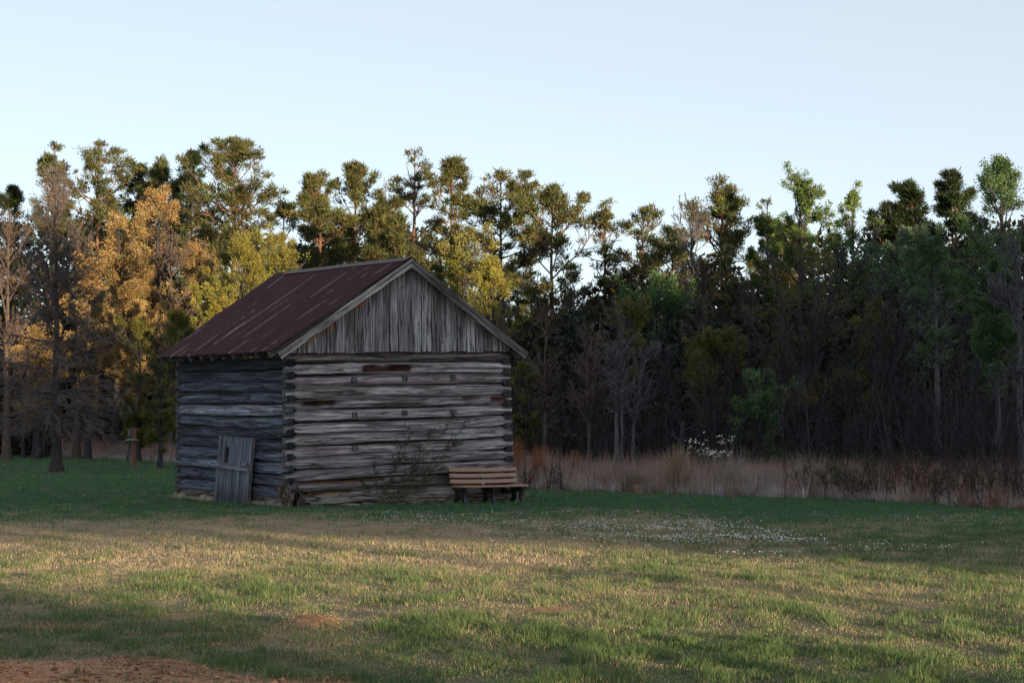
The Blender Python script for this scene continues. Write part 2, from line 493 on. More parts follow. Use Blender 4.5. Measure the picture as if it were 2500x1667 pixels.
def flowers():
    rs(12)
    n = 60000
    px = R.uniform(700, 2560, n); py = R.uniform(1235, 1395, n)
    cl = np.interp(px, [800, 1000, 1250, 1500, 1700, 1900, 2100, 2500], [1262, 1268, 1283, 1290, 1300, 1328, 1345, 1350])
    wv = np.interp(px, [800, 1000, 1250, 1500, 1700, 1900, 2100, 2500], [8, 16, 16, 20, 24, 20, 10, 7])
    dn = np.interp(px, [700, 850, 1100, 1400, 1600, 1900, 2050, 2200, 2500], [0, 0.04, 0.20, 0.25, 0.38, 0.5, 0.22, 0.08, 0.05])
    pr = 1.0 * dn * np.exp(-((py - cl) / (wv * 1.4)) ** 2)
    pr += 0.05 * np.exp(-((py - 1282) / 12) ** 2) * (px > 1900) + 0.012 * (py < 1330) * (px > 1000) * (py > 1255) * (px < 2000)
    cx = gx(px, gd(py)); cy = gd(py)
    pr *= np.clip((fbm(cx * 1.2, cy * 0.7, 71, 3) - 0.36) * 4.2, 0, 1.6) * 0.5
    k = R.random(n) < pr
    x, y = cx[k], cy[k]
    m = len(x)
    z = height(x, y) + R.uniform(0.05, 0.085, m)
    r = R.uniform(0.007, 0.0135, m)
    o = np.array([[1, 0, 0], [0, 1, 0], [-1, 0, 0], [0, -1, 0], [0, 0, .9], [0, 0, -.5]])
    V = (np.stack([x, y, z], 1)[:, None, :] + o[None] * r[:, None, None]).reshape(-1, 3)
    tr = np.array([[0, 1, 4], [1, 2, 4], [2, 3, 4], [3, 0, 4], [1, 0, 5], [2, 1, 5], [3, 2, 5], [0, 3, 5]])
    f = (np.arange(m)[:, None, None] * 6 + tr[None]).reshape(-1, 3)
    ob = build('clover_flowers', V, [f], M_WHITE)
    tag(ob, 'drift of tiny white flowers scattered through the shaded grass', 'flowers', kind='stuff')
flowers()
def clods():
    rs(13)
    n = 26000
    y = R.uniform(11.8, 16.6, n); x = R.uniform(-4.9, 0.9, n)
    k = R.random(n) < (dirt(x, y) - 0.15) * (0.25 + 0.75 * (fbm(x * 4, y * 4, 19, 3) > 0.5))
    x, y = x[k], y[k]; m = len(x)
    r = R.uniform(0.004, 0.013, m) * (1 + 1.3 * (R.random(m) < 0.06))
    z = height(x, y) + r * 0.3
    o = R.normal(0, 1, (m, 6, 3)) * 0.25 + np.array([[1, 0, 0], [0, 1, 0], [-1, 0, 0], [0, -1, 0], [0, 0, .8], [0, 0, -.5]])[None]
    V = (np.stack([x, y, z], 1)[:, None, :] + o * r[:, None, None]).reshape(-1, 3)
    tr = np.array([[0, 1, 4], [1, 2, 4], [2, 3, 4], [3, 0, 4], [1, 0, 5], [2, 1, 5], [3, 2, 5], [0, 3, 5]])
    f = (np.arange(m)[:, None, None] * 6 + tr[None]).reshape(-1, 3)
    c = np.array([0.31, 0.17, 0.10]) * R.uniform(0.35, 1.25, (m, 1))
    ob = build('soil_clods', V, [f], M_STONE, None, np.repeat(c, 6, axis=0), np.zeros((len(V), 2)))
    tag(ob, 'crumbs and clods of reddish clay on the bare patches', 'soil', kind='stuff')
clods()
print('lawn done')

# ------------------------------------------------------------------ log barn
TH = math.radians(33)
A_ = np.array([math.cos(TH), math.sin(TH)])       # along the gable wall
B_ = np.array([-math.sin(TH), math.cos(TH)])      # along the eave wall
C_ = np.array([-5.0, 40.9])
WF, WS, WH = 6.02, 6.25, 3.42
def BP(u, v, z):
    u = np.asarray(u, float); v = np.asarray(v, float); z = np.asarray(z, float)
    u, v, z = np.broadcast_arrays(u, v, z)
    uu = u - 0.13 * (u / WF) * (z / WH)
    xy = C_[None] + uu.reshape(-1, 1) * A_[None] + v.reshape(-1, 1) * B_[None]
    zz = z + 0.17 * u / WF + 0.09 * v / WS
    return np.concatenate([xy, zz.reshape(-1, 1)], 1).reshape(u.shape + (3,))
def on_front(px, py, off=0.0):
    """(u, z_local) on the gable wall plane moved 'off' metres towards the viewer"""
    r = ray(px, py)
    n = -B_; p0 = C_ + n * off
    k = (p0 @ n) / (r[:2] @ n)
    p = r * k
    u = (p[:2] - p0) @ A_
    z = p[2] + CAMZ
    z = z - 0.17 * u / WF
    u = u / (1 - 0.13 / WF * z / WH)
    return u, z
def on_side(px, py, off=0.0):
    r = ray(px, py)
    n = -A_; p0 = C_ + n * off
    k = (p0 @ n) / (r[:2] @ n)
    p = r * k
    v = (p[:2] - p0) @ B_
    return v, p[2] + CAMZ - 0.09 * v / WS

barn = empty('log_barn', (C_[0], C_[1], 0), 'old grey log barn with a rusty red corrugated metal gable roof', 'barn')

LOGSEED = [0]
def make_log(axis, off, z, hh, th, s0, s1, tint, parent, label=None, notch0=True, notch1=True, rot=(), sag=0.0, rise=0.0):
    LOGSEED[0] += 1; sd = LOGSEED[0] * 3.7
    m = max(14, int((s1 - s0) / 0.07)); k = 24
    s = np.linspace(s0, s1, m)
    ph = np.arange(k + 1) * 2 * math.pi / k
    S, P = np.meshgrid(s, ph, indexing='ij')
    hv = hh * (1 + 0.16 * (fbm(s * 0.8 + sd, s * 0 + sd, 3, 3) - 0.5) * 2)
    nf = np.ones(m)
    if notch0: nf = nf * (0.62 + 0.38 * ss(0.22, 0.30, s - s0))
    if notch1: nf = nf * (0.62 + 0.38 * ss(0.22, 0.30, s1 - s))
    hv = hv * nf
    zc = z + (fbm(s * 0.35 + sd, s * 0 + 9, 5, 2) - 0.5) * 0.07 + sag * np.sin(math.pi * (s - s0) / (s1 - s0)) + rise * (s - s0) / (s1 - s0)
    c, sn = np.cos(P), np.sin(P)
    dz = np.sign(c) * np.abs(c) ** 0.40 * hv[:, None]
    dn = np.sign(sn) * np.abs(sn) ** 0.28 * th / 2
    g = fbm(S * 1.5 + sd, P * 3.2 + sd, 7, 4) - 0.5
    g2 = fbm(S * 0.6 + sd, np.cos(P) * 7 + sd, 8, 3) - 0.5
    dn = dn + np.sign(sn) * (g * 0.06 + g2 * 0.05)
    # deep drying checks along the face
    for q in range(3):
        cc = (-0.5, 0.05, 0.5)[q] + R.uniform(-0.2, 0.2); w0 = R.uniform(0, 1)
        line = cc + 0.14 * (fbm(s * 0.5 + sd + q * 5, s * 0 + q, 4, 3) - 0.5) * 2 + 0.12 * (s - s0) / 6
        gate = ss(0.36, 0.44, fbm(s * 0.7 + q * 9 + sd, s * 0, 6, 2))
        dd = np.abs(c - line[:, None])
        dn = dn - np.sign(sn) * 0.05 * np.exp(-(dd / 0.085) ** 2) * gate[:, None]
    zz = zc[:, None] + dz * (1 + 0.25 * g)
    nn = off + dn
    col = np.ones(S.shape + (3,)) * np.array(tint)
    for (ra, rb, ca, cb_, rc) in rot:
        mk = ss(ra - 0.15, ra + 0.1, S) * ss(rb + 0.15, rb - 0.1, S) * ss(ca - 0.15, ca + 0.05, c) * ss(cb_ + 0.15, cb_ - 0.05, c)
        mk = ss(0.35, 0.6, mk * (0.5 + fbm(S * 5, c * 3, 12, 3)))[..., None]
        col = col * (1 - mk) + np.array(rc) * mk
        nn = nn + np.sign(sn) * -0.035 * mk[..., 0]
    Su = S
    if axis == 'u': V = BP(Su, nn, zz)
    else: V = BP(nn, Su, zz)
    V = V.reshape(-1, 3)
    kk = k + 1
    ii = (np.arange(m - 1)[:, None] * kk + np.arange(k)[None, :]).ravel()
    f = np.stack([ii, ii + 1, ii + kk + 1, ii + kk], 1)
    UV = np.stack([S + sd * 1.3, P / (2 * math.pi) * 0.8 + sd * 0.71], -1).reshape(-1, 2)
    a = Acc(); a.add(V, f, col.reshape(-1, 3), UV)
    for e in (0, m - 1):          # end grain caps
        ring = V.reshape(m, kk, 3)[e]
        cen = ring[:-1].mean(0)
        cv = np.concatenate([ring, cen[None]])
        tri = np.stack([np.arange(k), np.arange(k) + 1, np.full(k, kk)], 1)
        a.add(cv, tri, np.array(tint) * 0.42, np.stack([cv[:, 2] * 0.5 + sd, cv[:, 0]], 1))
    o = a.build('log', M_WOOD, parent, True)
    if label: o['label'] = label
    return o

def slab(axis, off, s0, s1, z0, z1, name, mat, parent, thick=0.04, col=(1, 1, 1)):
    c = []
    for dn in (-thick / 2, thick / 2):
        for (s, z) in ((s0, z0), (s1, z0), (s1, z1), (s0, z1)):
            c.append(BP(s, off + dn, z) if axis == 'u' else BP(off + dn, s, z))
    f = np.array([[0, 1, 2, 3], [7, 6, 5, 4], [0, 4, 5, 1], [1, 5, 6, 2], [2, 6, 7, 3], [3, 7, 4, 0]])
    return build(name, np.array(c), [f], mat, parent, np.ones((8, 3)) * col, np.zeros((8, 2)))

rs(21)
TK = 0.19
NC = 13
pitch = 3.40 / NC
# gable (front) wall
wf = slab('u', 0.17, 0.3, WF - 0.3, 0.12, 3.40, 'log_wall', M_DARK, barn)
wf['label'] = 'front gable wall of pale grey hewn logs'
for kx in range(NC):
    z = 0.03 + pitch * (kx + 0.5)
    t = R.uniform(0.88, 1.4)
    warm = R.uniform(0.97, 1.05)
    tint = np.array([t * warm * 1.18, t * 1.05, t * 1.08])
    rot = []; hh = pitch * 0.5 * 0.92; sagz = 0; rise = 0; s0 = -0.02; s1 = WF + 0.02; lab = None
    if kx == 12: tint = np.array([0.7, 0.6, 0.55]); hh *= 0.8
    if kx == 11: rot = [(1.95, 3.25, -0.25, 0.22, (0.20, 0.075, 0.05))]; tint = tint * 1.1
    if kx == 9: tint = np.array([1.3, 1.27, 1.25])
    if kx == 8: rot = [(0.45, 1.2, -0.2, 0.35, (0.30, 0.14, 0.08)), (4.7, 5.1, 0.1, 0.35, (0.22, 0.09, 0.06)), (5.45, 5.9, 0.0, 0.4, (0.22, 0.09, 0.06))]
    if kx == 5: tint = np.array([1.3, 1.27, 1.25])
    if kx == 2: tint = tint * 0.95
    if kx == 1: rot = [(0.3, 2.5, 0.1, 0.9, (0.45, 0.25, 0.15))]; tint = np.array([0.8, 0.74, 0.7])
    if kx == 0: tint = np.array([0.95, 0.85, 0.75]); hh *= 1.15; s0 = 0.35; z += 0.0; rot = [(0.3, 1.6, 0.1, 1.0, (0.65, 0.42, 0.25))]; s1 = WF - 0.6
    make_log('u', TK / 2, z, hh, TK, s0, s1, tint, wf, lab, rot=rot, rise=0.03 * (1 - kx / 12))
# eave (left) wall; the door interrupts the lower logs
wl = slab('v', 0.17, 0.3, WS - 0.3, 0.12, 3.35, 'log_wall', M_DARK, barn)
wl['label'] = 'left eave wall of logs around the small door, tinted dark bluish for shade'
dv0, dv1 = on_side(615, 1065)[0], on_side(538, 1065)[0]
for kx in range(NC):
    z = 0.03 + pitch * (kx + 0.02) + 0.02
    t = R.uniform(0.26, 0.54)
    tint = np.array([t * 0.78, t * 0.95, t * 1.25])  # cool skylit shade of this side is put into the log tint
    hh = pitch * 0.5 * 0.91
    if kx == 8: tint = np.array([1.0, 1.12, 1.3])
    if kx in (11, 12): tint = tint * 0.6  # top courses painted darker for the shadow under the eave
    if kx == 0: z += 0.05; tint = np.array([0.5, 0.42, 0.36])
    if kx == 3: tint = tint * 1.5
    sg = -0.05 if 4 < kx < 8 else 0.0
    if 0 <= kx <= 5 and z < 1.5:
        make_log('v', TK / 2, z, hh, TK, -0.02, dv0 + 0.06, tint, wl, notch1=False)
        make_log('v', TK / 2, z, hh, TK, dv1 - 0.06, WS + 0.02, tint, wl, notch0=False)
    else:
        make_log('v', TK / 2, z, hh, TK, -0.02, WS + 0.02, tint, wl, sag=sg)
slab('v', 0.12, 0.02, WS - 0.02, 3.36, 3.62, 'wall_plate', M_DARK, barn, 0.12)
slab('v', WF - 0.12, 0.02, WS - 0.02, 3.36, 3.60, 'wall_plate', M_DARK, barn, 0.12)
# far walls, plainly seen from nowhere near but real
wr = slab('v', WF - 0.17, 0.3, WS - 0.3, 0.12, 3.35, 'log_wall', M_DARK, barn)
for kx in range(NC):
    z = 0.03 + pitch * (kx + 0.02) + 0.02
    t = R.uniform(0.6, 0.9)
    make_log('v', WF - TK / 2, z, pitch * 0.46, TK, -0.02, WS + 0.02, np.array([t, t, t]) * (0.7 if kx else 0.4), wr)
wr['label'] = 'right eave wall whose log ends show at the corner'
wb = slab('u', WS - 0.17, 0.3, WF - 0.3, 0.12, 3.40, 'log_wall', M_DARK, barn)
for kx in range(NC):
    make_log('u', WS - TK / 2, 0.03 + pitch * (kx + 0.5), pitch * 0.46, TK, -0.02, WF + 0.02, np.array([0.8, 0.8, 0.8]), wb)
wb['label'] = 'back wall of the barn'

# dark joist ends poking through the gable wall
for (px, py) in ((864, 925), (988, 924), (1106, 921), (865, 1013), (988, 1008), (1107, 1006), (867, 1093), (1113, 1082)):
    u, z = on_front(px, py)
    o_ = Acc()
    a, b, c = 0.065, 0.10, 0.062
    vs = []
    for vv in (-0.035, 0.16):
        for (su, sz) in ((-1, -1), (1, -1), (1, 1), (-1, 1)):
            vs.append(BP(u + su * a * R.uniform(0.85, 1.1), vv, z + sz * c * R.uniform(0.85, 1.1)))
    f = np.array([[0, 1, 2, 3], [7, 6, 5, 4], [0, 4, 5, 1], [1, 5, 6, 2], [2, 6, 7, 3], [3, 7, 4, 0]])
    V = np.array(vs)
    build('joist_end', V, [f], M_WOOD, barn, np.ones((8, 3)) * 0.45, np.stack([V[:, 2] * 2 + px, V[:, 0]], 1))

# roof corners
E1 = pt(661, 858, 40.42); E2 = pt(382, 873, 46.1)
R1 = pt(1003, 629, 42.30); R2 = pt(672, 669, 48.2)
E3 = pt(1287, 862, 44.15); E4 = E3 + (E2 - E1) * 1.0
def roof_slope(name, P00, P10, P11, P01, nu, seed, label):
    """P00 eave near, P10 eave far, P11 ridge far, P01 ridge near"""
    Lu = np.linalg.norm(P10 - P00); Lv = np.linalg.norm(P01 - P00)
    nrm = unit(np.cross(P10 - P00, P01 - P00)); nrm = nrm * np.sign(nrm[2])
    m = int(Lu / 0.082) * 8; kv = 16
    u = np.linspace(0, 1, m + 1); v = np.linspace(0, 1, kv + 1)
    U, W = np.meshgrid(u, v, indexing='ij')
    sheet = np.floor(U * Lu / 0.60)
    jag = (hash2(sheet.astype(int), sheet.astype(int) * 0, seed) - 0.5) * 0.05 / Lv
    W2 = W + (W < 0.5) * (0.5 - W) * 2 * jag
    P = ((1 - U) * (1 - W2))[..., None] * P00 + (U * (1 - W2))[..., None] * P10 + (U * W2)[..., None] * P11 + ((1 - U) * W2)[..., None] * P01
    P = P + nrm * (0.017 * np.sin(U * Lu / 0.082 * 2 * math.pi) + (vnoise(U * 6, W * 4, seed) - 0.5) * 0.03)[..., None]
    ii = (np.arange(m)[:, None] * (kv + 1) + np.arange(kv)[None, :]).ravel()
    f = np.stack([ii, ii + 1, ii + kv + 2, ii + kv + 1], 1)
    UV = np.stack([U * Lu, (1 - W) * Lv], -1).reshape(-1, 2)
    o = build(name, P.reshape(-1, 3), [f], M_ROOF, barn, None, UV, True)
    o['label'] = label
    return o
r_left = roof_slope('roof', E1, E2, R2, R1, 0, 3, 'left roof slope of rusty maroon corrugated sheets with pale streaks')
r_right = roof_slope('roof', E3, E4, R2, R1, 0, 5, 'right roof slope, seen only along its edge')
# ridge cap
def strip(name, P0, P1, width_dir_pairs, mat, parent, th=0.004):
    pass
dr = unit(R2 - R1)
sl_l = unit((E1 - R1) - dr * ((E1 - R1) @ dr)); sl_r = unit((E3 - R1) - dr * ((E3 - R1) @ dr))
p0 = R1 - dr * 0.03 + np.array([0, 0, 0.028]); p1 = R1 + dr * (np.linalg.norm(R2 - R1) * 0.90) + np.array([0, 0, 0.045])
m = 24; V = []
for q in range(m + 1):
    p = p0 + (p1 - p0) * q / m + np.array([0, 0, 0.012 * (vnoise(q * 0.4, 0, 4) - 0.5)])
    V += [p + sl_l * 0.20 + np.array([0, 0, 0.006]), p + sl_l * 0.05, p, p + sl_r * 0.05, p + sl_r * 0.20 + np.array([0, 0, 0.006])]
f = [[q * 5 + j, q * 5 + j + 1, q * 5 + j + 6, q * 5 + j + 5] for q in range(m) for j in range(4)]
V = np.array(V)
build('ridge_cap', V, [np.array(f)], simple_mat('dull_ridge_metal', (0.06, 0.035, 0.04), 0.6, 0.3, 18), r_left, None, np.stack([V[:, 0] * 1 + 0.2, V[:, 2]], 1), False)

def board(P0, P1, wdir, wid, th, ndir, name, parent, tint=(1, 1, 1), seed=0.0, seg=40, mat=None, wav=0.0):
    """plank from P0 to P1, widened along wdir, thickened along ndir"""
    s = np.linspace(0, 1, seg)
    L = np.linalg.norm(P1 - P0)
    base = P0[None] + (P1 - P0)[None] * s[:, None]
    wv = (vnoise(s * L * 2 + seed, s * 0, 3) - 0.5) * wav
    vs = []
    for (a, b) in ((-.5, -.5), (.5, -.5), (.5, .5), (-.5, .5)):
        vs.append(base + (wdir * wid * a)[None] + ndir[None] * (th * b) + wdir[None] * wv[:, None])
    V = np.stack(vs, 1).reshape(-1, 3)
    i = np.arange(seg - 1) * 4
    f = np.concatenate([np.stack([i + j, i + (j + 1) % 4, i + 4 + (j + 1) % 4, i + 4 + j], 1) for j in range(4)] + [np.array([[0, 1, 2, 3], [(seg - 1) * 4 + 3, (seg - 1) * 4 + 2, (seg - 1) * 4 + 1, (seg - 1) * 4]])])
    uu = np.repeat(s * L + seed * 2.1, 4)
    vvv = np.tile(np.array([0, wid, wid + th, -th]), seg) + seed * 0.9
    return V, f, np.ones((len(V), 3)) * np.array(tint), np.stack([uu, vvv], 1)

fn = np.array([-B_[0], -B_[1], 0.0])           # outward normal of the gable wall
sn_ = np.array([-A_[0], -A_[1], 0.0])
# barge boards
def barge(Pa, Pb, label, seed, tint, w0=0.15):
    d = unit(Pb - Pa); wd = unit(np.cross(d, fn)); wd = wd * np.sign(wd[2])
    a = Acc()
    a.add(*board(Pa + fn * 0.03 - wd * 0.085, Pb + fn * 0.03 - wd * 0.085, wd, w0, 0.03, fn, '', None, tint, seed, wav=0.02))
    o = a.build('barge_board', M_WOOD, barn)
    o['label'] = label
    a = Acc()
    a.add(*board(Pa + fn * 0.058 - wd * 0.04, Pb + fn * 0.058 - wd * 0.04, wd, w0 * 0.45, 0.022, fn, '', None, np.array(tint) * 0.75, seed + 3, wav=0.01))
    a.build('trim_strip', M_WOOD, o)
Ea = pt(677, 861, 40.35)
barge(Ea, R1 + np.array([0, 0, -0.02]), 'pale barge board on the left rake', 1.0, (1.9, 1.85, 1.8))
barge(E3 + np.array([0, 0, -0.0]), R1 + np.array([0, 0, -0.02]), 'dark barge board on the right rake', 5.0, (0.85, 0.8, 0.78), 0.19)

# gable boards
ga = Acc()
uA, zA = on_front(1000, 640); uL, zL = on_front(690, 857); uR, zR = on_front(1262, 857)
rs(33)
nb = 25; u = 0.02; edges = [0.0]
while edges[-1] < WF - 0.05:
    edges.append(edges[-1] + R.uniform(0.215, 0.27))
for q in range(len(edges) - 1):
    a, b = edges[q] + 0.009, min(edges[q + 1] - 0.009, WF)
    def top(uu):
        return zA + (zL - zA) * (uA - uu) / (uA - uL) if uu < uA else zA + (zR - zA) * (uu - uA) / (uR - uA)
    ta, tb = top(a) - 0.10, top(b) - 0.10
    tm = top((a + b) / 2) - 0.10
    z0 = 3.41 + R.uniform(-0.02, 0.025)
    if min(ta, tb) < z0 + 0.02: ta = max(ta, z0 + 0.03); tb = max(tb, z0 + 0.03)
    seg = 22; sx = 5
    sz = np.linspace(0, 1, seg); su = np.linspace(0, 1, sx)
    SZ, SU = np.meshgrid(sz, su, indexing='ij')
    lean = R.uniform(-0.02, 0.03) * (1 if q < 12 else 2)
    off = -0.03 - 0.012 * (q % 2) - R.uniform(0, 0.006)
    zz = z0 + ((ta * (1 - SU) + tb * SU) - z0) * SZ
    uu = a + (b - a) * SU + lean * (1 - SZ) * np.minimum(1, (zz.max() - z0))
    bow = 0.012 * (SU - 0.5) ** 2 * 4 * R.choice([-1, 1])
    t = R.uniform(0.85, 1.6); cool = R.uniform(0.0, 0.05)
    col = np.ones(SZ.shape + (3,)) * np.array([t, t * (0.985 + cool * .3), t * (0.98 + cool)])
    edgeb = 0.82 + 0.5 * np.abs(SU - 0.5) * 2 * R.uniform(0.2, 1.0)
    col *= edgeb[..., None]
    if q % 3 == 1: col *= 0.72
    # fresh, unweathered orange wood under the left rake and a dark stain below it
    if 1 <= q <= 11:
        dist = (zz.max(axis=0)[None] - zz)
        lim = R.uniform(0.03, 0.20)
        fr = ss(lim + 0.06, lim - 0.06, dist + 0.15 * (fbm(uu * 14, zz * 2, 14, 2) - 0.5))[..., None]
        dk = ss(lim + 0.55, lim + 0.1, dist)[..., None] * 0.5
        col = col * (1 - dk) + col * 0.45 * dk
        if q in (2, 3, 4, 6, 7, 8, 9, 10): col = col * (1 - fr) + np.array([1.25, 0.62, 0.36]) * fr * R.uniform(0.7, 1.1) + col * 0
    Vf = BP(uu, off + bow * 0, zz); Vb = BP(uu, off + 0.022, zz)
    V = np.concatenate([Vf.reshape(-1, 3), Vb.reshape(-1, 3)])
    ii = (np.arange(seg - 1)[:, None] * sx + np.arange(sx - 1)[None]).ravel()
    f1 = np.stack([ii, ii + 1, ii + sx + 1, ii + sx], 1); nV = seg * sx
    rim = [(r * sx, (r + 1) * sx) for r in range(seg - 1)] + [((r + 1) * sx + sx - 1, r * sx + sx - 1) for r in range(seg - 1)]
    rim += [(c + 1, c) for c in range(sx - 1)] + [((seg - 1) * sx + c, (seg - 1) * sx + c + 1) for c in range(sx - 1)]
    f2 = np.array([[x, y, y + nV, x + nV] for x, y in rim])
    uvf = np.stack([zz * 1.1 + q * 7.3, uu * 0.55 + q * 3.1], -1).reshape(-1, 2)
    ga.add(V, [f1, f1[:, ::-1] + nV, f2], np.concatenate([col.reshape(-1, 3)] * 2), np.concatenate([uvf] * 2))
gb = ga.build('gable_boards', M_WOOD, barn)
gb['label'] = 'upright weathered boards closing the gable, orange under the left rake'
# dark inner gable backing so the gaps read dark
Vg = np.array([BP(0.05, 0.03, 3.36), BP(WF - 0.05, 0.03, 3.36), BP(uA, 0.03, zA - 0.14), BP(0.05, 0.06, 3.36), BP(WF - 0.05, 0.06, 3.36), BP(uA, 0.06, zA - 0.14)])
build('gable_dark_backing', Vg, [np.array([[0, 1, 2], [5, 4, 3]]), np.array([[0, 3, 4, 1], [1, 4, 5, 2], [2, 5, 3, 0]])], M_DARK, barn, np.ones((6, 3)), np.zeros((6, 2)))

# rafters
sld = unit(E1 - R1)
for q in range(11):
    f_ = (q + 0.45) / 10.6
    top_ = R1 + (R2 - R1) * f_; bot = E1 + (E2 - E1) * f_
    d = unit(bot - top_); n2 = unit(np.cross(d, dr)); n2 = n2 * np.sign(n2[2])
    lat = unit(np.cross(n2, d))
    a = Acc()
    a.add(*board(top_ - n2 * 0.085 + d * 0.1, bot - n2 * 0.095 - d * R.uniform(0.0, 0.05), n2, 0.15, 0.045, lat, '', None, (0.75, 0.7, 0.68), q * 2.2, seg=12))
    a.build('rafter', M_WOOD, barn)
    bot = E3 + (E4 - E3) * f_
    d = unit(bot - top_); n2 = unit(np.cross(d, dr)); n2 = n2 * np.sign(n2[2]); lat = unit(np.cross(n2, d))
    a = Acc()
    a.add(*board(top_ - n2 * 0.085 + d * 0.1, bot - n2 * 0.095, n2, 0.15, 0.045, lat, '', None, (0.75, 0.7, 0.68), q * 2.7, seg=12))
    a.build('rafter', M_WOOD, barn)

# door: leaning plank door with a cross bar
def side_pt(px, py, off):
    v, z = on_side(px, py, off); return BP(-off, v, z)
rs(5)
TL, TR = side_pt(540, 1063, 0.05), side_pt(617, 1069, 0.05)
BL_, BR_ = side_pt(531, 1229, 0.16), side_pt(603, 1236, 0.16)
da = Acc()
npk = 7
for q in range(npk):
    f0, f1 = q / npk + 0.006, (q + 1) / npk - 0.006
    a = TL * (1 - (f0 + f1) / 2) + TR * (f0 + f1) / 2; b = BL_ * (1 - (f0 + f1) / 2) + BR_ * (f0 + f1) / 2
    b = b + (a - b) * R.uniform(-0.01, 0.03)
    wd = unit(TR - TL); wid = np.linalg.norm(TR - TL) / npk - 0.012
    t = R.uniform(0.6, 0.9)
    V, f, c, uvv = board(b, a, wd, wid, 0.03, sn_, '', None, (t * 0.78, t * 0.9, t * 1.1), q * 3.3 + 50, seg=24)  # the wall's bluish shade is put into the plank tint too
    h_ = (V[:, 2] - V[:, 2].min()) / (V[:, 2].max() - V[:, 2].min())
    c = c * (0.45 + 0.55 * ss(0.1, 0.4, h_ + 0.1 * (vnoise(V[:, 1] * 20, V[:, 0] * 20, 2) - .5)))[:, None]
    da.add(V, f, c, uvv)
door = da.build('door', M_WOOD, barn)
door['label'] = 'low leaning plank door in the left wall'
a = Acc(); a.add(*board(side_pt(527, 1134, 0.16), side_pt(607, 1145, 0.15), np.array([0, 0, 1.0]), 0.10, 0.04, sn_, '', None, (0.8, 0.86, 0.95), 77, seg=16))
a.build('cross_bar', M_WOOD, door)
a = Acc(); a.add(*board(side_pt(526, 1226, 0.13), side_pt(541, 1063, 0.075), unit(TR - TL), 0.16, 0.05, sn_, '', None, (0.6, 0.65, 0.75), 88, seg=16))
a.build('door_post', M_WOOD, door)
a = Acc(); a.add(*board(side_pt(606, 1232, 0.17), side_pt(619, 1070, 0.07), unit(TR - TL), 0.05, 0.07, sn_, '', None, (0.8, 0.78, 0.82), 99, seg=16))
a.build('door_edge', M_WOOD, door)
a = Acc(); a.add(*board(side_pt(591, 1131, 0.16), side_pt(603, 1133, 0.16), np.array([0, 0, 1.0]), 0.06, 0.05, sn_, '', None, (0.9, 0.95, 1.1), 12, seg=4))
a.build('latch_block', M_WOOD, door)
a = Acc(); a.add(*board(side_pt(551, 1127, 0.12), side_pt(554, 1090, 0.11), unit(TR - TL), 0.11, 0.03, sn_, '', None, (0.12, 0.1, 0.1), 15, seg=6))
a.build('latch_hole', M_WOOD, door)

# rotted corner at the near left sill
rs(77)
def blob_rock(center, r, seed, flat=1.0):
    k = 14; m = 10
    th = np.linspace(0, math.pi, m); ph = np.arange(k + 1) * 2 * math.pi / k
    T, P = np.meshgrid(th, ph, indexing='ij')
    d = np.stack([np.sin(T) * np.cos(P), np.sin(T) * np.sin(P), np.cos(T)], -1)
    d = np.sign(d) * np.abs(d) ** 0.6
    nn = 0.78 + 0.5 * fbm(d[..., 0] * 2 + seed, d[..., 1] * 2 + d[..., 2] * 3, seed, 3)
    nn[:, -1] = nn[:, 0]
    V = d * nn[..., None] * np.array(r)
    i = (np.arange(m - 1)[:, None] * (k + 1) + np.arange(k)[None]).ravel()
    return V.reshape(-1, 3) + center, np.stack([i, i + k + 1, i + k + 2, i + 1], 1)
def orient(V, c, ax):
    L = V - c
    return c + L[:, :1] * np.array([ax[0], ax[1], 0]) + L[:, 1:2] * np.array([-ax[1], ax[0], 0]) + L[:, 2:] * np.array([0, 0, 1.0])
a = Acc()
for q in range(34):
    uu, zz = abs(R.normal(0.05, 0.17)), R.uniform(0.0, 0.5)
    if R.random() < 0.25: p0_ = BP(-0.03, R.uniform(0, 0.3), zz)
    else: p0_ = BP(uu, -0.015 + R.uniform(-0.03, 0.04), zz * (1 - 0.5 * min(1, uu)))
    dirv = unit(np.array([A_[0] * R.normal(0, 0.5), A_[1] * R.normal(0, 0.5), R.uniform(0.4, 1.2)]))
    t = R.uniform(0.3, 1.1)
    a.add(*board(p0_ - dirv * R.uniform(0.06, 0.16), p0_ + dirv * R.uniform(0.06, 0.2), unit(np.cross(dirv, fn)), R.uniform(0.02, 0.06), R.uniform(0.02, 0.045), fn, '', None, (t * 0.95, t * 0.72, t * 0.6), q * 1.7, seg=5, wav=0.03))
a.add(*board(BP(0.45, -0.06, 0.02), BP(0.16, -0.06, 0.62), np.array([A_[0], A_[1], 0]), 0.035, 0.03, fn, '', None, (0.35, 0.3, 0.28), 4.4, seg=8))
rc = a.build('rotted_corner', M_WOOD, barn)
rc['label'] = 'splintered brown rot at the foot of the near corner'

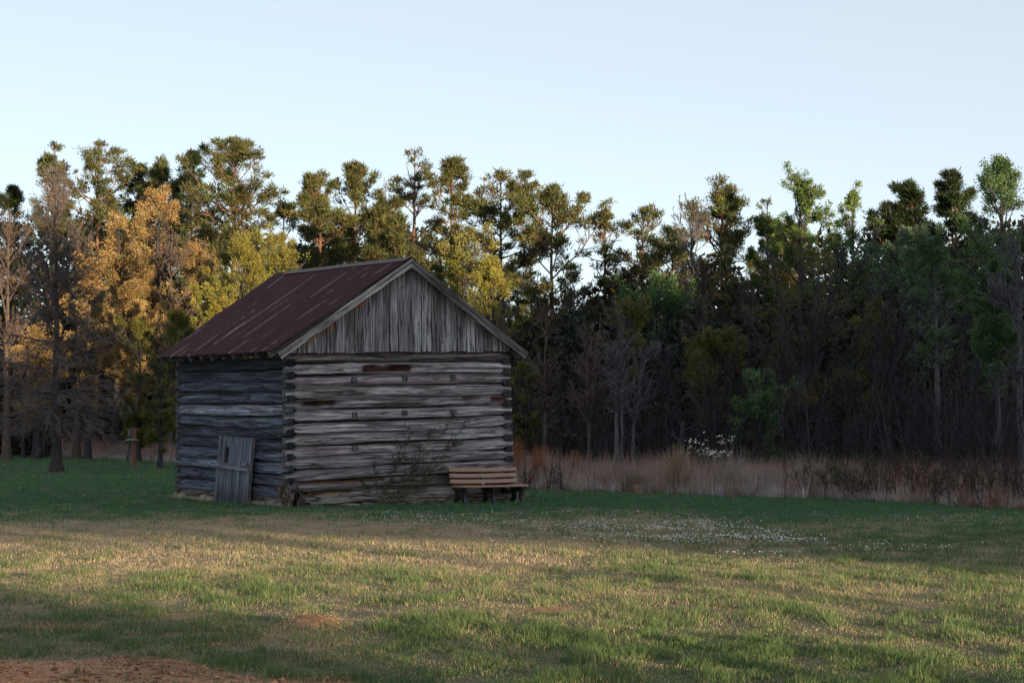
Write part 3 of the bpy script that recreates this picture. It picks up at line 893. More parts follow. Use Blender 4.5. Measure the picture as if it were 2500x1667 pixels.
# foundation stones
fnd = Acc()
rs(78)
fo = slab('u', 0.13, 0.3, WF - 0.3, -0.05, 0.2, 'foundation', M_DARK, barn)
fo['label'] = 'dry laid stone sill under the logs'
def stone(u0, u1, z0, z1, parent, offv=-0.02, side=False):
    c = BP(0.5 * (u0 + u1), offv + 0.10, 0) if not side else BP(offv + 0.10, 0.5 * (u0 + u1), 0)
    c[2] = 0.5 * (z0 + z1)
    V, f = blob_rock(np.zeros(3), ((u1 - u0) / 2 * 1.02, 0.16, (z1 - z0) / 2 * 1.05), int(R.integers(1000)))
    V = orient(V, np.zeros(3), A_ if not side else B_) + c
    t = R.uniform(0.6, 1.2)
    o = build('stone', V, [f], M_STONE, parent, np.ones((len(V), 3)) * np.array([0.21, 0.18, 0.145]) * t, np.zeros((len(V), 2)), True)
    return o
for row, (z0, z1) in enumerate(((-0.02, 0.06), (0.055, 0.13), (0.125, 0.19))):
    u = 2.25 + row * 0.13 + (0.5 if row == 2 else 0)
    while u < 5.9:
        l = R.uniform(0.22, 0.55)
        stone(u, u + l, z0, z1 + R.uniform(-0.01, 0.015), fo, -0.06 + R.uniform(-0.03, 0.02))
        u += l + 0.01
for (u0, l, z1) in ((1.35, 0.45, 0.05), (1.9, 0.3, 0.07), (0.55, 0.3, 0.04)):
    stone(u0, u0 + l, -0.03, z1, fo, -0.12)
for v in np.arange(0.1, 6.1, 0.42):
    stone(v, v + R.uniform(0.3, 0.5), -0.05, 0.10 + R.uniform(-0.02, 0.05), fo, -0.02, side=True)
print('barn done')

# ------------------------------------------------------------------ bench
a3 = np.array([A_[0], A_[1], 0.0])
up3 = np.array([0, 0, 1.0])
s0 = pt(1126, 1187, 42.55); s0[2] = 0.40
Lb = 1.86 / 1.0
s1 = s0 + a3 * (Lb + 0.02)
bench = empty('park_bench', tuple((s0 + s1) / 2 * np.array([1, 1, 0])), 'park bench with tan plastic slats and black supports against the log wall', 'bench')
def bx(P0, P1, wdir, wid, th, ndir, mat, name, parent, seg=2, bend=0.0, benddir=None):
    V, f, c, uvv = board(np.asarray(P0), np.asarray(P1), np.asarray(wdir), wid, th, np.asarray(ndir), '', None, (1, 1, 1), 0.0, seg=max(seg, 2))
    if bend:
        s = np.repeat(np.linspace(0, 1, max(seg, 2)), 4)
        V = V + (4 * s * (1 - s))[:, None] * bend * np.asarray(benddir)
    o = build(name, V, [f], mat, parent, c, uvv, False)
    md = o.modifiers.new('bevel', 'BEVEL'); md.width = min(wid, th) * 0.18; md.segments = 2; md.limit_method = 'ANGLE'
    return o
tilt = unit(up3 + (-fn) * 0.22)
bn = unit(fn + up3 * 0.22)
back0 = s0 - fn * 0.50
for q, hz in enumerate((0.51, 0.645, 0.78)):
    c0 = back0 + up3 * (hz - 0.40) - fn * 0.22 * (hz - 0.45) + a3 * 0.01
    o = bx(c0, c0 + a3 * Lb, tilt, 0.092, 0.035, bn, M_SLAT, 'back_slat', bench, 12, -0.012, up3)
    for e in (0.15, 0.93, 1.74):
        p = c0 + a3 * e + bn * 0.018 + tilt * 0.0
        V, f = blob_rock(p, (0.009, 0.009, 0.009), 3)
        build('bolt', V, [f], M_BOLT, o, np.ones((len(V), 3)), np.zeros((len(V), 2)), True)
for q in range(4):
    c0 = s0 - fn * (0.045 + q * 0.112)
    bx(c0, c0 + a3 * Lb, fn, 0.10, 0.04, up3, M_SLAT, 'seat_slat', bench, 12, -0.006, up3)
pl = s0 + a3 * 0.84 - fn * 0.40 + up3 * 0.045
bx(pl - a3 * 0.03, pl + a3 * 0.03, unit(up3 + fn * .3), 0.04, 0.006, unit(fn), M_BOLT, 'plaque', bench)
def profile(pts2, e, width, name):
    """closed outline in the (forward, up) plane extruded along the bench"""
    pts2 = np.array(pts2); n = len(pts2)
    V = []
    for sgn in (-0.5, 0.5):
        for (fw, zz) in pts2:
            p = s0 - fn * (0.0) + fn * fw + a3 * (e + sgn * width); V.append([p[0], p[1], zz])
    f = [[i, (i + 1) % n, (i + 1) % n + n, i + n] for i in range(n)]
    V = np.array(V)
    me = bpy.data.meshes.new(name)
    loc = np.array(bench.location)
    me.from_pydata([tuple(v - loc) for v in V], [], [tuple(x) for x in f] + [tuple(range(n))[::-1], tuple(range(n, 2 * n))])
    me.materials.append(M_BLACK); me.update()
    o = bpy.data.objects.new(name, me); COL.objects.link(o); o.parent = bench
    md = o.modifiers.new('bevel', 'BEVEL'); md.width = 0.006; md.segments = 2
    return o
for e in (0.14, 0.93, 1.72):
    # curved front leg, cross rail, back leg running up as the back post
    leg = []
    out1 = []; out2 = []
    for t in np.linspace(0, 1, 8):
        zz = 0.37 * t - 0.01
        cv = -0.075 - 0.05 * math.sin(t * math.pi) + 0.07 * (1 - t) ** 2 * 0.6 + 0.02 * t
        out1.append((cv + 0.045, zz)); out2.append((cv - 0.045, zz))
    profile(out1 + out2[::-1], e, 0.085, 'leg')
    out1 = []; out2 = []
    for t in np.linspace(0, 1, 8):
        zz = 0.37 * t - 0.01
        cv = -0.42 + 0.05 * math.sin(t * math.pi) - 0.10 * (1 - t) ** 2
        out1.append((cv + 0.05, zz)); out2.append((cv - 0.05, zz))
    profile(out1 + out2[::-1], e, 0.085, 'leg')
    profile([(-0.02, 0.36), (-0.02, 0.30), (-0.12, 0.26), (-0.36, 0.26), (-0.52, 0.30), (-0.52, 0.379), (-0.02, 0.379)], e, 0.08, 'cross_rail')
    profile([(-0.47, 0.30), (-0.565, 0.30), (-0.655, 0.80), (-0.60, 0.80), (-0.53, 0.52)], e, 0.08, 'back_post')
print('bench done')

# ------------------------------------------------------------------ nest box post
D = gd(1138)
bp = np.array([gx(328, D), D, 0])
post = empty('nest_box_post', bp, 'red brown wooden post carrying a small grey nest box, left of the barn', 'nest box')
def box3(c, sx, sy, sz, mat, name, parent, rot=0.0, taper=1.0):
    V = []
    for z, k in ((-.5, 1), (.5, taper)):
        for x, y in ((-.5, -.5), (.5, -.5), (.5, .5), (-.5, .5)):
            X, Y = x * sx * k, y * sy * k
            V.append([c[0] + X * math.cos(rot) - Y * math.sin(rot), c[1] + X * math.sin(rot) + Y * math.cos(rot), c[2] + z * sz])
    f = np.array([[3, 2, 1, 0], [4, 5, 6, 7], [0, 1, 5, 4], [1, 2, 6, 5], [2, 3, 7, 6], [3, 0, 4, 7]])
    o = build(name, np.array(V), [f], mat, parent, np.ones((8, 3)), np.zeros((8, 2)))
    md = o.modifiers.new('bevel', 'BEVEL'); md.width = 0.008; md.segments = 2
    return o
Hp = (1138 - 1044) / F * D
box3(bp + [0, 0, Hp / 2 - 0.05], 0.19, 0.19, Hp + 0.1, M_POST, 'post', post, 0.45)
nb_ = box3(bp + [-0.20, -0.02, Hp - 0.25], 0.15, 0.15, 0.32, M_GREYM, 'nest_box', post, 0.3)
box3(bp + [-0.21, -0.03, Hp - 0.07], 0.22, 0.21, 0.03, M_GREYM, 'box_roof', nb_, 0.3)
k = 20; V = []; 
for (r_, z_) in ((0.02, 0.10), (0.12, 0.09), (0.36, 0.0), (0.36, -0.015), (0.1, 0.06)):
    for j in range(k):
        an = j * 2 * math.pi / k; V.append([bp[0] - 0.08 + r_ * math.cos(an), bp[1] - 0.02 + r_ * math.sin(an), Hp - 0.60 + z_])
f = np.array([[q * k + j, q * k + (j + 1) % k, (q + 1) * k + (j + 1) % k, (q + 1) * k + j] for q in range(4) for j in range(k)])
build('baffle', np.array(V), [f], M_GREYM, post, np.ones((len(V), 3)), np.zeros((len(V), 2)), True)

# ------------------------------------------------------------------ plants
def path_tubes(start, dirs, L, r0, r1, m, up=0.0, wig=0.06):
    """start (n,3) dirs (n,3) L (n,) -> P (n,m,3), R (n,m)"""
    n = len(start)
    t = np.linspace(0, 1, m)
    P = start[:, None] + dirs[:, None] * (L[:, None] * t[None])[..., None]
    upa = np.broadcast_to(np.asarray(up, float), (n,))
    P[..., 2] += upa[:, None] * L[:, None] * (t ** 2)[None]
    wv = np.cumsum(R.normal(0, 1, (n, m, 3)), axis=1) * (wig * L / m)[:, None, None]
    wv -= wv[:, :1]
    P = P + wv
    Rr = r0[:, None] * (1 - t)[None] ** 0.85 + r1
    return P, Rr
def kids(P, Rr, Ls, k, t0, t1, ang0, ang1, lf, up=0.15, wig=0.06, m=4, rmin=0.006, curve=0.0, rf=0.6, down=False):
    n, mm, _ = P.shape
    idx = np.repeat(np.arange(n), k); N_ = len(idx)
    t = R.uniform(t0, t1, N_)
    ft = t * (mm - 1); i0 = np.minimum(ft.astype(int), mm - 2); fr = (ft - i0)[:, None]
    pos = P[idx, i0] * (1 - fr) + P[idx, i0 + 1] * fr
    tan = unit(P[idx, i0 + 1] - P[idx, i0])
    rnd = unit(R.normal(0, 1, (N_, 3)))
    perp = unit(np.cross(tan, rnd))
    a = np.radians(R.uniform(ang0, ang1, N_))[:, None]
    d = tan * np.cos(a) + perp * np.sin(a); d[:, 2] += up; d = unit(d)
    L = Ls[idx] * lf * (1.15 - t) * R.uniform(0.6, 1.25, N_)
    r0 = np.maximum((Rr[idx, i0] * rf), rmin)
    P2, R2_ = path_tubes(pos, d, L, r0, rmin * 0.6, m, curve, wig)
    return P2, R2_, L
def along(P, per, t0=0.3, t1=1.0):
    n, mm, _ = P.shape
    idx = np.repeat(np.arange(n), per); t = R.uniform(t0, t1, len(idx))
    ft = t * (mm - 1); i0 = np.minimum(ft.astype(int), mm - 2); fr = (ft - i0)[:, None]
    pos = P[idx, i0] * (1 - fr) + P[idx, i0 + 1] * fr
    tan = unit(P[idx, i0 + 1] - P[idx, i0])
    return pos, tan
def foliage(cen, rad, per, size, asp, ca, cb_, tan=None, needle=False, flat=1.0, upb=0.3):
    """leaf quads (or needle triangles) scattered round the centres"""
    n = len(cen)
    idx = np.repeat(np.arange(n), per); M = len(idx)
    off = unit(R.normal(0, 1, (M, 3))) * (R.random((M, 1)) ** 0.5)
    off[:, 2] *= flat
    pos = cen[idx] + off * (rad if np.isscalar(rad) else rad[idx][:, None])
    d = unit(off * 0.9 + R.normal(0, 0.55, (M, 3)) + np.array([0, 0, upb]))
    if tan is not None: d = unit(d + tan[idx] * 0.6)
    sz = size * R.uniform(0.45, 1.55, M)
    side = unit(np.cross(d, R.normal(0, 1, (M, 3)))) * (sz * asp * 0.5)[:, None]
    cbr = (R.uniform(0.62, 1.25, n) * (0.7 + 0.6 * fbm(cen[:, 0] * 0.7, cen[:, 2] * 0.7, 77, 3)))[idx]
    f = (R.random(M) * 0.6 + R.random(n)[idx] * 0.4)[:, None]
    col = (np.array(ca) * (1 - f) + np.array(cb_) * f) * cbr[:, None] * (1 + R.normal(0, 0.10, (n, 3)))[idx].clip(0.6, 1.5)
    if needle:
        V = np.stack([pos - side, pos + side, pos + d * sz[:, None]], 1).reshape(-1, 3)
        F_ = np.arange(M * 3).reshape(-1, 3); C = np.repeat(col, 3, axis=0)
    else:
        mid = pos + d * (sz * 0.5)[:, None]
        V = np.stack([pos, mid + side, pos + d * sz[:, None], mid - side], 1).reshape(-1, 3)
        F_ = np.arange(M * 4).reshape(-1, 4); C = np.repeat(col, 4, axis=0)
    return V, F_, C

BARKS = {'pine': (0.17, 0.10, 0.07), 'grey': (0.050, 0.046, 0.054), 'pale': (0.105, 0.10, 0.112), 'dark': (0.06, 0.05, 0.045), 'tan': (0.105, 0.08, 0.072)}
TREES = []
def make_tree(px, D, top, hw, kind, label, seed, cb=0.3, bark='grey', ca=None, cb2=None, dens=1.0, tr=None, lean=0.0, group=None, name=None, fork=None, leaf=0.16, base_z=-0.05, cat='tree', nlimb=None, el=None, trunk_bend=0.015, leafrad=0.27, flop=0.0):
    rs(seed)
    x0 = gx(px, D)
    topz = pt(px, top, D)[2]
    H = topz - base_z
    Rw = hw / F * D
    e = empty(name or {'pine': 'pine_tree', 'bare': 'bare_tree'}.get(kind, 'leafy_tree'), (x0, D, base_z), label, cat, group)
    tr = tr or 0.012 * H + 0.03
    m = 18
    t = np.linspace(0, 1, m)
    bend = np.cumsum(R.normal(0, 1, (m, 2)), axis=0) * trunk_bend * H / math.sqrt(m) * 0.5
    bend -= bend[0]
    tH = H if fork is None else H * (fork + 0.1)
    T = np.stack([x0 + bend[:, 0] + lean * t * tH, D + bend[:, 1], base_z + t * tH], 1)
    rt = tr * (1 - 0.9 * t ** 1.1) if fork is None else tr * (1 - 0.5 * t)
    rt = rt * (1 + 0.7 * np.exp(-t * tH / (0.8 * tr * 8)))
    tk = Acc(); V, f = tubes(T[None], rt[None], 9)
    bc = np.array(BARKS[bark])
    tk.add(V, f, bc)
    def env(s):
        if kind == 'pine': return np.interp(s, [0, 0.15, 0.4, 0.7, 0.88, 1], [0.55, 0.9, 1.0, 0.80, 0.50, 0.20]) * 1.2
        return np.clip(np.sin(math.pi * np.clip(s * 0.82 + 0.12, 0, 1)) ** 0.6, 0.1, 1)
    def trunk_at(s):
        ft = np.clip(s, 0, 1) * (m - 1); i0 = np.minimum(ft.astype(int), m - 2); fr = (ft - i0)
        return T[i0] * (1 - fr[:, None]) + T[i0 + 1] * fr[:, None], rt[i0] * (1 - fr) + rt[i0 + 1] * fr
    tw = Acc()
    crown = Acc()
    if kind == 'pine':
        cb = max(0.22, cb - 0.08)
        wr_ = R.uniform(0, 50)
        n1 = int((nlimb or int(40 * dens ** 0.5)) * 1.35)
        s = np.sort(R.random(n1)) ** 1.1; s[-1] = 1
        hs = cb + (0.985 - cb) * s
        st, sr = trunk_at(hs)
        az = np.arange(n1) * 2.4 + R.normal(0, 0.5, n1)
        elv = np.radians(np.interp(s, [0, 0.5, 1], [-2, 20, 68]) + R.normal(0, 10, n1))
        L = Rw * env(s) * (0.62 + 0.75 * vnoise(s * 5 + wr_, az * 0.5 + wr_, seed)) * R.uniform(0.7, 1.2, n1) * np.where(R.random(n1) < 0.15, 0.6, 1) / np.maximum(np.cos(elv), 0.55)
        L = np.minimum(L, (H * 0.99 - (st[:, 2] - base_z)) * R.uniform(0.45, 1.0, n1) / np.maximum(np.sin(elv) + 0.12, 0.1) + 0.25)
        L = np.maximum(L, 0.35)
        d = np.stack([np.cos(az) * np.cos(elv), np.sin(az) * np.cos(elv), np.sin(elv)], 1)
        P1, Q1 = path_tubes(st, d, L, np.minimum(sr * 0.5, 0.016 * L + 0.02), 0.008, 6, 0.16, 0.10)
        V, f = tubes(P1, Q1, 4); tk.add(V, f, bc * 1.1)
        P2, Q2, L2 = kids(P1, Q1, L, 9, 0.22, 1.0, 25, 75, 0.55, 0.22, 0.08, 4, 0.01)
        V, f = tubes(P2, Q2, 3); tw.add(V, f, bc * 1.0)
        # dead stubs on the bare trunk
        ns = 9; hs = R.uniform(0.25, max(cb, 0.3), ns); st, _ = trunk_at(hs); az = R.uniform(0, 6.28, ns)
        Pd, Qd = path_tubes(st, np.stack([np.cos(az), np.sin(az), R.uniform(-0.1, 0.4, ns)], 1), R.uniform(0.4, 0.35 * Rw + 0.5, ns), np.full(ns, 0.03), 0.008, 4, 0.0, 0.12)
        V, f = tubes(Pd, Qd, 3); tk.add(V, f, bc * 0.9)
        ml = np.median(L)
        kp = R.random(len(P2)) < np.clip(L[np.repeat(np.arange(n1), 9)] / ml, 0.12, 1)
        P2 = P2[kp]
        kp = R.random(n1) < np.clip(L / ml, 0.2, 1)
        c2, t2 = along(P2, 2, 0.45, 1.0)
        c1, t1_ = along(P1[kp], 2, 0.75, 1.0)
        cen = np.concatenate([c1, c2, P1[:, -1], T[-1:]]); tn = np.concatenate([t1_, t2, unit(P1[:, -1] - P1[:, -2]), np.array([[0, 0, 1.0]])])
        keep = R.random(len(cen)) < 0.92 * min(dens, 1.0)
        cen, tn = cen[keep], tn[keep]
        hole = fbm(cen[:, 0] * 0.8 + seed, cen[:, 2] * 0.9 + cen[:, 1] * 0.5, seed, 3)
        keep = R.random(len(cen)) < ss(0.30, 0.46, hole + 0.17 * (dens - 1)) * 0.85 + 0.15
        cen, tn = cen[keep], tn[keep]
        ps = max(0.75, min(1.0, D / 110))
        rad = R.uniform(0.18, 0.50, len(cen)) * (0.8 + 0.2 * Rw / 2.0)
        ca = ca or (0.050, 0.068, 0.024); cb2 = cb2 or (0.150, 0.148, 0.055)
        V, f, C = foliage(cen, rad, 36, 0.22 * ps, 0.26, ca, cb2, tn, True, 0.62, 0.5)
        crown.add(V, f, C)
    else:
        if fork is None:
            leafrad *= min(1.0, max(0.45, Rw / 2.2))
            n1 = nlimb or 32
            s = np.sort(R.random(n1) ** 1.25); hs = cb + (0.97 - cb) * s
            st, sr = trunk_at(hs)
            az = np.arange(n1) * 2.4 + R.normal(0, 0.6, n1)
            e0, e1 = el or (25, 62)
            elv = np.radians(np.interp(s, [0, 1], [e0, e1]) + R.normal(0, 8, n1))
            L = Rw * env(s) * R.uniform(0.4, 1.3, n1) / np.maximum(np.cos(elv), 0.45)
            L = np.minimum(L, (H * 1.0 - (st[:, 2] - base_z)) * R.uniform(0.5, 1.0, n1) / np.maximum(np.sin(elv), 0.12) * 1.0 + 0.3)
        else:
            n1 = nlimb or 11
            hs = R.uniform(0.86, 1.0, n1); st, sr = trunk_at(hs)
            az = np.arange(n1) * 2.4 + R.normal(0, 0.3, n1)
            e0, e1 = el or (28, 82)
            elv = np.radians(np.linspace(e0, e1, n1))
            L = np.minimum((H - (st[:, 2] - base_z)) / np.maximum(np.sin(elv), 0.1), Rw / np.maximum(np.cos(elv), 0.05) * 1.05) * R.uniform(0.82, 1.0, n1)
            sr = np.full(n1, tr * 0.75)
        d = np.stack([np.cos(az) * np.cos(elv), np.sin(az) * np.cos(elv), np.sin(elv)], 1)
        P1, Q1 = path_tubes(st, d, L, np.minimum(sr * 0.6, 0.016 * L + 0.012), 0.008, 8, 0.12 - flop, 0.12)
        V, f = tubes(P1, Q1, 5); tk.add(V, f, bc)
        k2, k3 = (9, 6) if kind == 'bare' else (8, 5)
        P2, Q2, L2 = kids(P1, Q1, L, k2 if fork is None else k2 + 5, 0.18, 1.0, 22, 58, 0.50, 0.20 - flop, 0.10, 5, 0.010)
        V, f = tubes(P2, Q2, 3); tk.add(V, f, bc)
        P3, Q3, L3 = kids(P2, Q2, L2, k3, 0.2, 1.0, 20, 55, 0.55, 0.18 - flop, 0.10, 4, 0.007)
        V, f = tubes(P3, Q3, 3); tw.add(V, f, bc * 1.05)
        if kind == 'bare':
            P4, Q4, L4 = kids(P3, Q3, L3, 3, 0.3, 1.0, 20, 50, 0.7, 0.1 - flop, 0.1, 3, 0.006)
            V, f = tubes(P4, Q4, 3); tw.add(V, f, bc * 1.1)
        if ca is not None:
            kp = R.random(len(P3)) < np.clip(L3 / np.median(L3) * (L2[np.repeat(np.arange(len(L2)), k3)] / np.median(L2)), 0.05, 1)
            P3 = P3[kp]
            c3, t3 = along(P3, 3 if kp.mean() < 0.8 else 2, 0.3, 1.0)
            keep = R.random(len(c3)) < min(1.0, dens)
            # leave irregular holes in the crown
            hole = fbm(c3[:, 0] * 0.55 + seed, c3[:, 2] * 0.55 + c3[:, 1] * 0.4, seed, 3)
            keep &= R.random(len(c3)) < ss(0.40, 0.56, hole) * 0.92 + 0.08
            c3, t3 = c3[keep], t3[keep]
            drab = R.random(len(c3)) < 0.0
            V, f, C = foliage(c3, R.uniform(0.5, 1.5, len(c3)) * leafrad * 1.15, int(24 * max(1.0, dens ** 0.7)), leaf * 0.58, 0.5, ca, cb2, t3, False, 0.95, 0.5)
            crown.add(V, f, C)
    if crown.n:
        for V, f, c in zip(tw.V, tw.F, tw.C): tk.V.append(V); tk.F.append(f - 0 + 0); tk.C.append(c); tk.UV.append(np.zeros((len(V), 2)))
    if crown.n:
        off = tk.n; k0 = len(tk.F) - len(tw.F)
        for j in range(k0, len(tk.F)): tk.F[j] = tk.F[j] + off
        tk.n += tw.n
    to = tk.build('trunk', M_BARK, e, True)
    if crown.n:
        co_ = crown.build('crown', M_LEAF, e)
    else:
        tw.build('crown', M_BARK, e)
    TREES.append(e)
    return e

PG = 'pines of the forest edge'
DG = ((0.016, 0.034, 0.014), (0.042, 0.062, 0.022))
def pine(px, D, top, hw, label, seed, cb=0.45, dens=1.0, dark=False, **kw):
    return make_tree(px, D, top, hw, 'pine', label, seed, cb=cb, bark='pine', dens=dens, group=PG, ca=DG[0] if dark else None, cb2=DG[1] if dark else None, **kw)
pine(30, 134, 462, 62, 'dark round topped pine at the far left edge of the forest', 101, 0.35, 1.3, True)
pine(122, 130, 353, 60, 'tall slender pine rising behind the bare conical tree', 102, 0.4, 0.8)
pine(240, 128, 345, 88, 'tall bushy pine, second from the left on the skyline', 103, 0.40, 1.5)
pine(322, 132, 408, 66, 'dark pine between the tall bushy pine and a small rounded one', 104, 0.4, 1.3, True)
pine(388, 128, 393, 60, 'rounded pine above the golden leaved trees', 105, 0.45, 1.4)
pine(462, 134, 377, 62, 'dark pine just left of the broadest pine', 106, 0.4, 1.4, True)
pine(570, 120, 347, 122, 'broadest pine of all, with a domed sunlit crown above the roof eave', 107, 0.48, 1.7, nlimb=62)
pine(690, 134, 492, 42, 'low dark pine in the dip right of the broadest pine', 108, 0.3, 1.3, True)
pine(778, 122, 426, 76, 'bushy pine above the far end of the barn ridge', 109, 0.30, 1.6, nlimb=52)
pine(862, 124, 404, 80, 'full pine left of the two tallest behind the ridge', 110, 0.30, 1.6, nlimb=52)
pine(945, 112, 452, 72, 'olive pine low in front of the loose topped one', 111, 0.30, 1.6, nlimb=48)
pine(1012, 122, 371, 68, 'tallest loose topped pine behind the barn ridge, sky showing through', 112, 0.45, 0.62)
pine(968, 104, 540, 70, 'short dense pine right above the ridge cap', 113, 0.28, 1.5)
pine(1105, 118, 391, 62, 'pine with a narrow head straight above the gable peak', 114, 0.48, 1.1)
pine(1228, 108, 423, 76, 'tall bare trunked pine right of the gable peak', 115, 0.52, 1.3)
pine(1295, 112, 585, 60, 'thin half hidden pine between two tall reddish ones', 116, 0.30, 0.5)
pine(1355, 104, 464, 95, 'large open pine with a reddish sunlit trunk', 117, 0.44, 1.2, nlimb=46)
pine(1478, 104, 507, 46, 'small wispy pine right of the large open pine', 118, 0.62, 0.55)
pine(1572, 104, 515, 62, 'sparse flat branched pine in the middle gap of the skyline', 119, 0.58, 0.55)
pine(1768, 92, 446, 92, 'solitary pointed pine with layered branches, tallest right of centre', 120, 0.38, 0.9, nlimb=34)
pine(1640, 100, 560, 88, 'low wide pine left of the solitary pointed one', 121, 0.45, 0.9)
pine(1900, 98, 560, 75, 'olive pine behind the pale green saplings', 122, 0.40, 1.1)
pine(2160, 98, 512, 50, 'small black pine left of the dark twin pines', 123, 0.4, 1.1, True)
pine(2232, 98, 455, 50, 'dark pine with a brown head, third from the right', 124, 0.45, 1.2, True)
pine(2335, 98, 430, 60, 'dark brownish pine beside the tall green tree at right', 125, 0.45, 1.3, True)
print('pines done')

GOLD = ((0.20, 0.135, 0.06), (0.43, 0.31, 0.14))
OLIVE = ((0.07, 0.085, 0.022), (0.17, 0.155, 0.045))
YEL = ((0.16, 0.17, 0.035), (0.30, 0.27, 0.07))
GRN = ((0.050, 0.110, 0.045), (0.12, 0.20, 0.08))
LGRN = ((0.08, 0.14, 0.045), (0.17, 0.23, 0.07))
BGRN = ((0.07, 0.12, 0.07), (0.14, 0.21, 0.12))
RUST = ((0.075, 0.068, 0.022), (0.15, 0.12, 0.04))
GG = 'trees with golden old leaves'
def leafy(px, D, top, hw, pal, label, seed, **kw):
    return make_tree(px, D, top, hw, 'leafy', label, seed, ca=pal[0], cb2=pal[1], **kw)
leafy(385, 116, 465, 82, GOLD, 'tallest golden leaved tree under the rounded pine', 201, cb=0.35, group=GG, dens=1.3, nlimb=44, leaf=0.17)
leafy(285, 113, 500, 88, GOLD, 'wide golden leaved tree right of the bare conical tree', 202, cb=0.3, group=GG, dens=1.1, nlimb=44, leaf=0.17)
leafy(215, 108, 640, 62, GOLD, 'short golden leaved tree touching the bare conical tree', 203, cb=0.25, group=GG, dens=1.0, nlimb=44, leaf=0.17)
leafy(480, 112, 600, 75, GOLD, 'russet golden tree under the broadest pine', 204, cb=0.3, group=GG, dens=1.2, nlimb=44, leaf=0.16)
leafy(320, 105, 700, 65, GOLD, 'small golden tree low above the nest box post', 205, cb=0.25, group=GG, dens=1.1, nlimb=44, leaf=0.16)
leafy(95, 108, 800, 60, GOLD, 'low golden tree glimpsed through the bare branches at left', 206, cb=0.2, group=GG, dens=1.1, nlimb=44, leaf=0.16)
BG = 'bare deciduous trees'
def bare(px, D, top, hw, label, seed, **kw):
    return make_tree(px, D, top, hw, 'bare', label, seed, group=BG, **kw)
bare(20, 104, 520, 120, 'wide bare tree with pinkish sunlit branches at the left edge', 301, cb=0.25, bark='tan', nlimb=34)
bare(190, 112, 560, 70, 'bare twiggy tree behind the trunk of the conical tree', 302, cb=0.3, bark='tan')
bare(420, 108, 560, 75, 'bare tan tree among the golden leaved trees', 303, cb=0.3, bark='tan')
bare(60, 112, 820, 60, 'low dark bare tree in the shade at the left edge', 304, cb=0.15, bark='grey')
YG = 'yellow green budding trees'
leafy(592, 98, 600, 88, YEL, 'yellow green budding tree rising behind the left roof slope', 401, cb=0.25, group=YG, dens=1.0, leaf=0.14, el=(45, 80), nlimb=40)
leafy(690, 104, 572, 72, YEL, 'budding tree in front of the low dark pine, right over the roof', 402, cb=0.3, group=YG, dens=0.9, leaf=0.14, el=(45, 80))
leafy(520, 96, 680, 50, YEL, 'small budding tree touching the left edge of the roof', 403, cb=0.25, group=YG, dens=0.9, leaf=0.14, el=(45, 80))
leafy(1130, 94, 562, 92, YEL, 'large budding tree directly behind the gable peak', 404, cb=0.25, group=YG, dens=1.0, leaf=0.14, el=(45, 80), nlimb=40)
leafy(1205, 90, 640, 60, YEL, 'thin budding tree over the right rake of the barn', 405, cb=0.25, group=YG, dens=0.8, leaf=0.13, el=(45, 80))
leafy(440, 90, 770, 70, OLIVE, 'dark olive tree at the low end of the left roof slope', 406, cb=0.15, dens=1.5, leaf=0.13)
leafy(392, 84, 830, 52, OLIVE, 'small olive tree standing against the left wall of the barn', 407, cb=0.08, dens=1.4, leaf=0.12)
leafy(340, 100, 790, 55, OLIVE, 'murky olive tree behind the nest box post', 408, cb=0.1, dens=1.2, leaf=0.13)
leafy(1275, 66, 900, 60, OLIVE, 'olive shrubby tree beside the right corner of the barn', 409, cb=0.1, dens=1.1, leaf=0.11, cat='tree')
SG = 'fresh green trees of the right woods'
leafy(1600, 84, 690, 95, GRN, 'deep green tree below the low wide pine', 501, cb=0.2, group=SG, dens=1.1, leaf=0.14, nlimb=34)
leafy(1520, 70, 745, 70, OLIVE, 'airy olive tree with two pale stems right of the barn', 502, cb=0.4, group=SG, dens=0.5, leaf=0.12, bark='pale')
leafy(1955, 88, 442, 66, LGRN, 'pale green tree with see through top, left of a similar one', 503, cb=0.4, group=SG, dens=0.6, leaf=0.15, bark='grey', el=(40, 75))
leafy(2085, 84, 464, 62, LGRN, 'pale green tree with two feathery tops, right of its twin', 504, cb=0.4, group=SG, dens=0.6, leaf=0.15, bark='pale', el=(45, 78))
leafy(1870, 92, 490, 45, LGRN, 'faint pale green sapling beside the solitary pine', 505, cb=0.5, group=SG, dens=0.6, leaf=0.14)
leafy(2450, 72, 408, 105, GRN, 'tallest green tree filling the upper right corner of the woods', 506, cb=0.35, group=SG, dens=0.9, leaf=0.13, nlimb=36)
leafy(2235, 74, 570, 92, BGRN, 'greyish green tree with drooping silvery sprays', 507, cb=0.35, group=SG, dens=0.8, leaf=0.16)
leafy(2290, 60, 590, 68, GRN, 'slim green tree on a straight pale trunk near the right edge', 508, cb=0.45, group=SG, dens=0.6, leaf=0.11, bark='pale', tr=0.13, trunk_bend=0.004, lean=-0.012)
leafy(2440, 56, 660, 62, GRN, 'slender green tree whose pale trunk leans slightly left', 509, cb=0.42, group=SG, dens=0.8, leaf=0.10, bark='pale', tr=0.11, trunk_bend=0.006, lean=-0.02)
leafy(2060, 84, 600, 80, GRN, 'green tree between the feathery tops and the oak', 510, cb=0.3, group=SG, dens=0.8, leaf=0.14)
leafy(1965, 62, 632, 168, RUST, 'broad spreading oak with budding olive crown, forking low', 511, fork=0.20, dens=0.8, leaf=0.085, bark='grey', tr=0.21, nlimb=15, leafrad=0.24, el=(8, 85), name='oak_tree')
leafy(1862, 57, 925, 78, GRN, 'bright green sapling glowing low in the shade left of the oak', 512, cb=0.12, group=SG, dens=0.28, leaf=0.10)
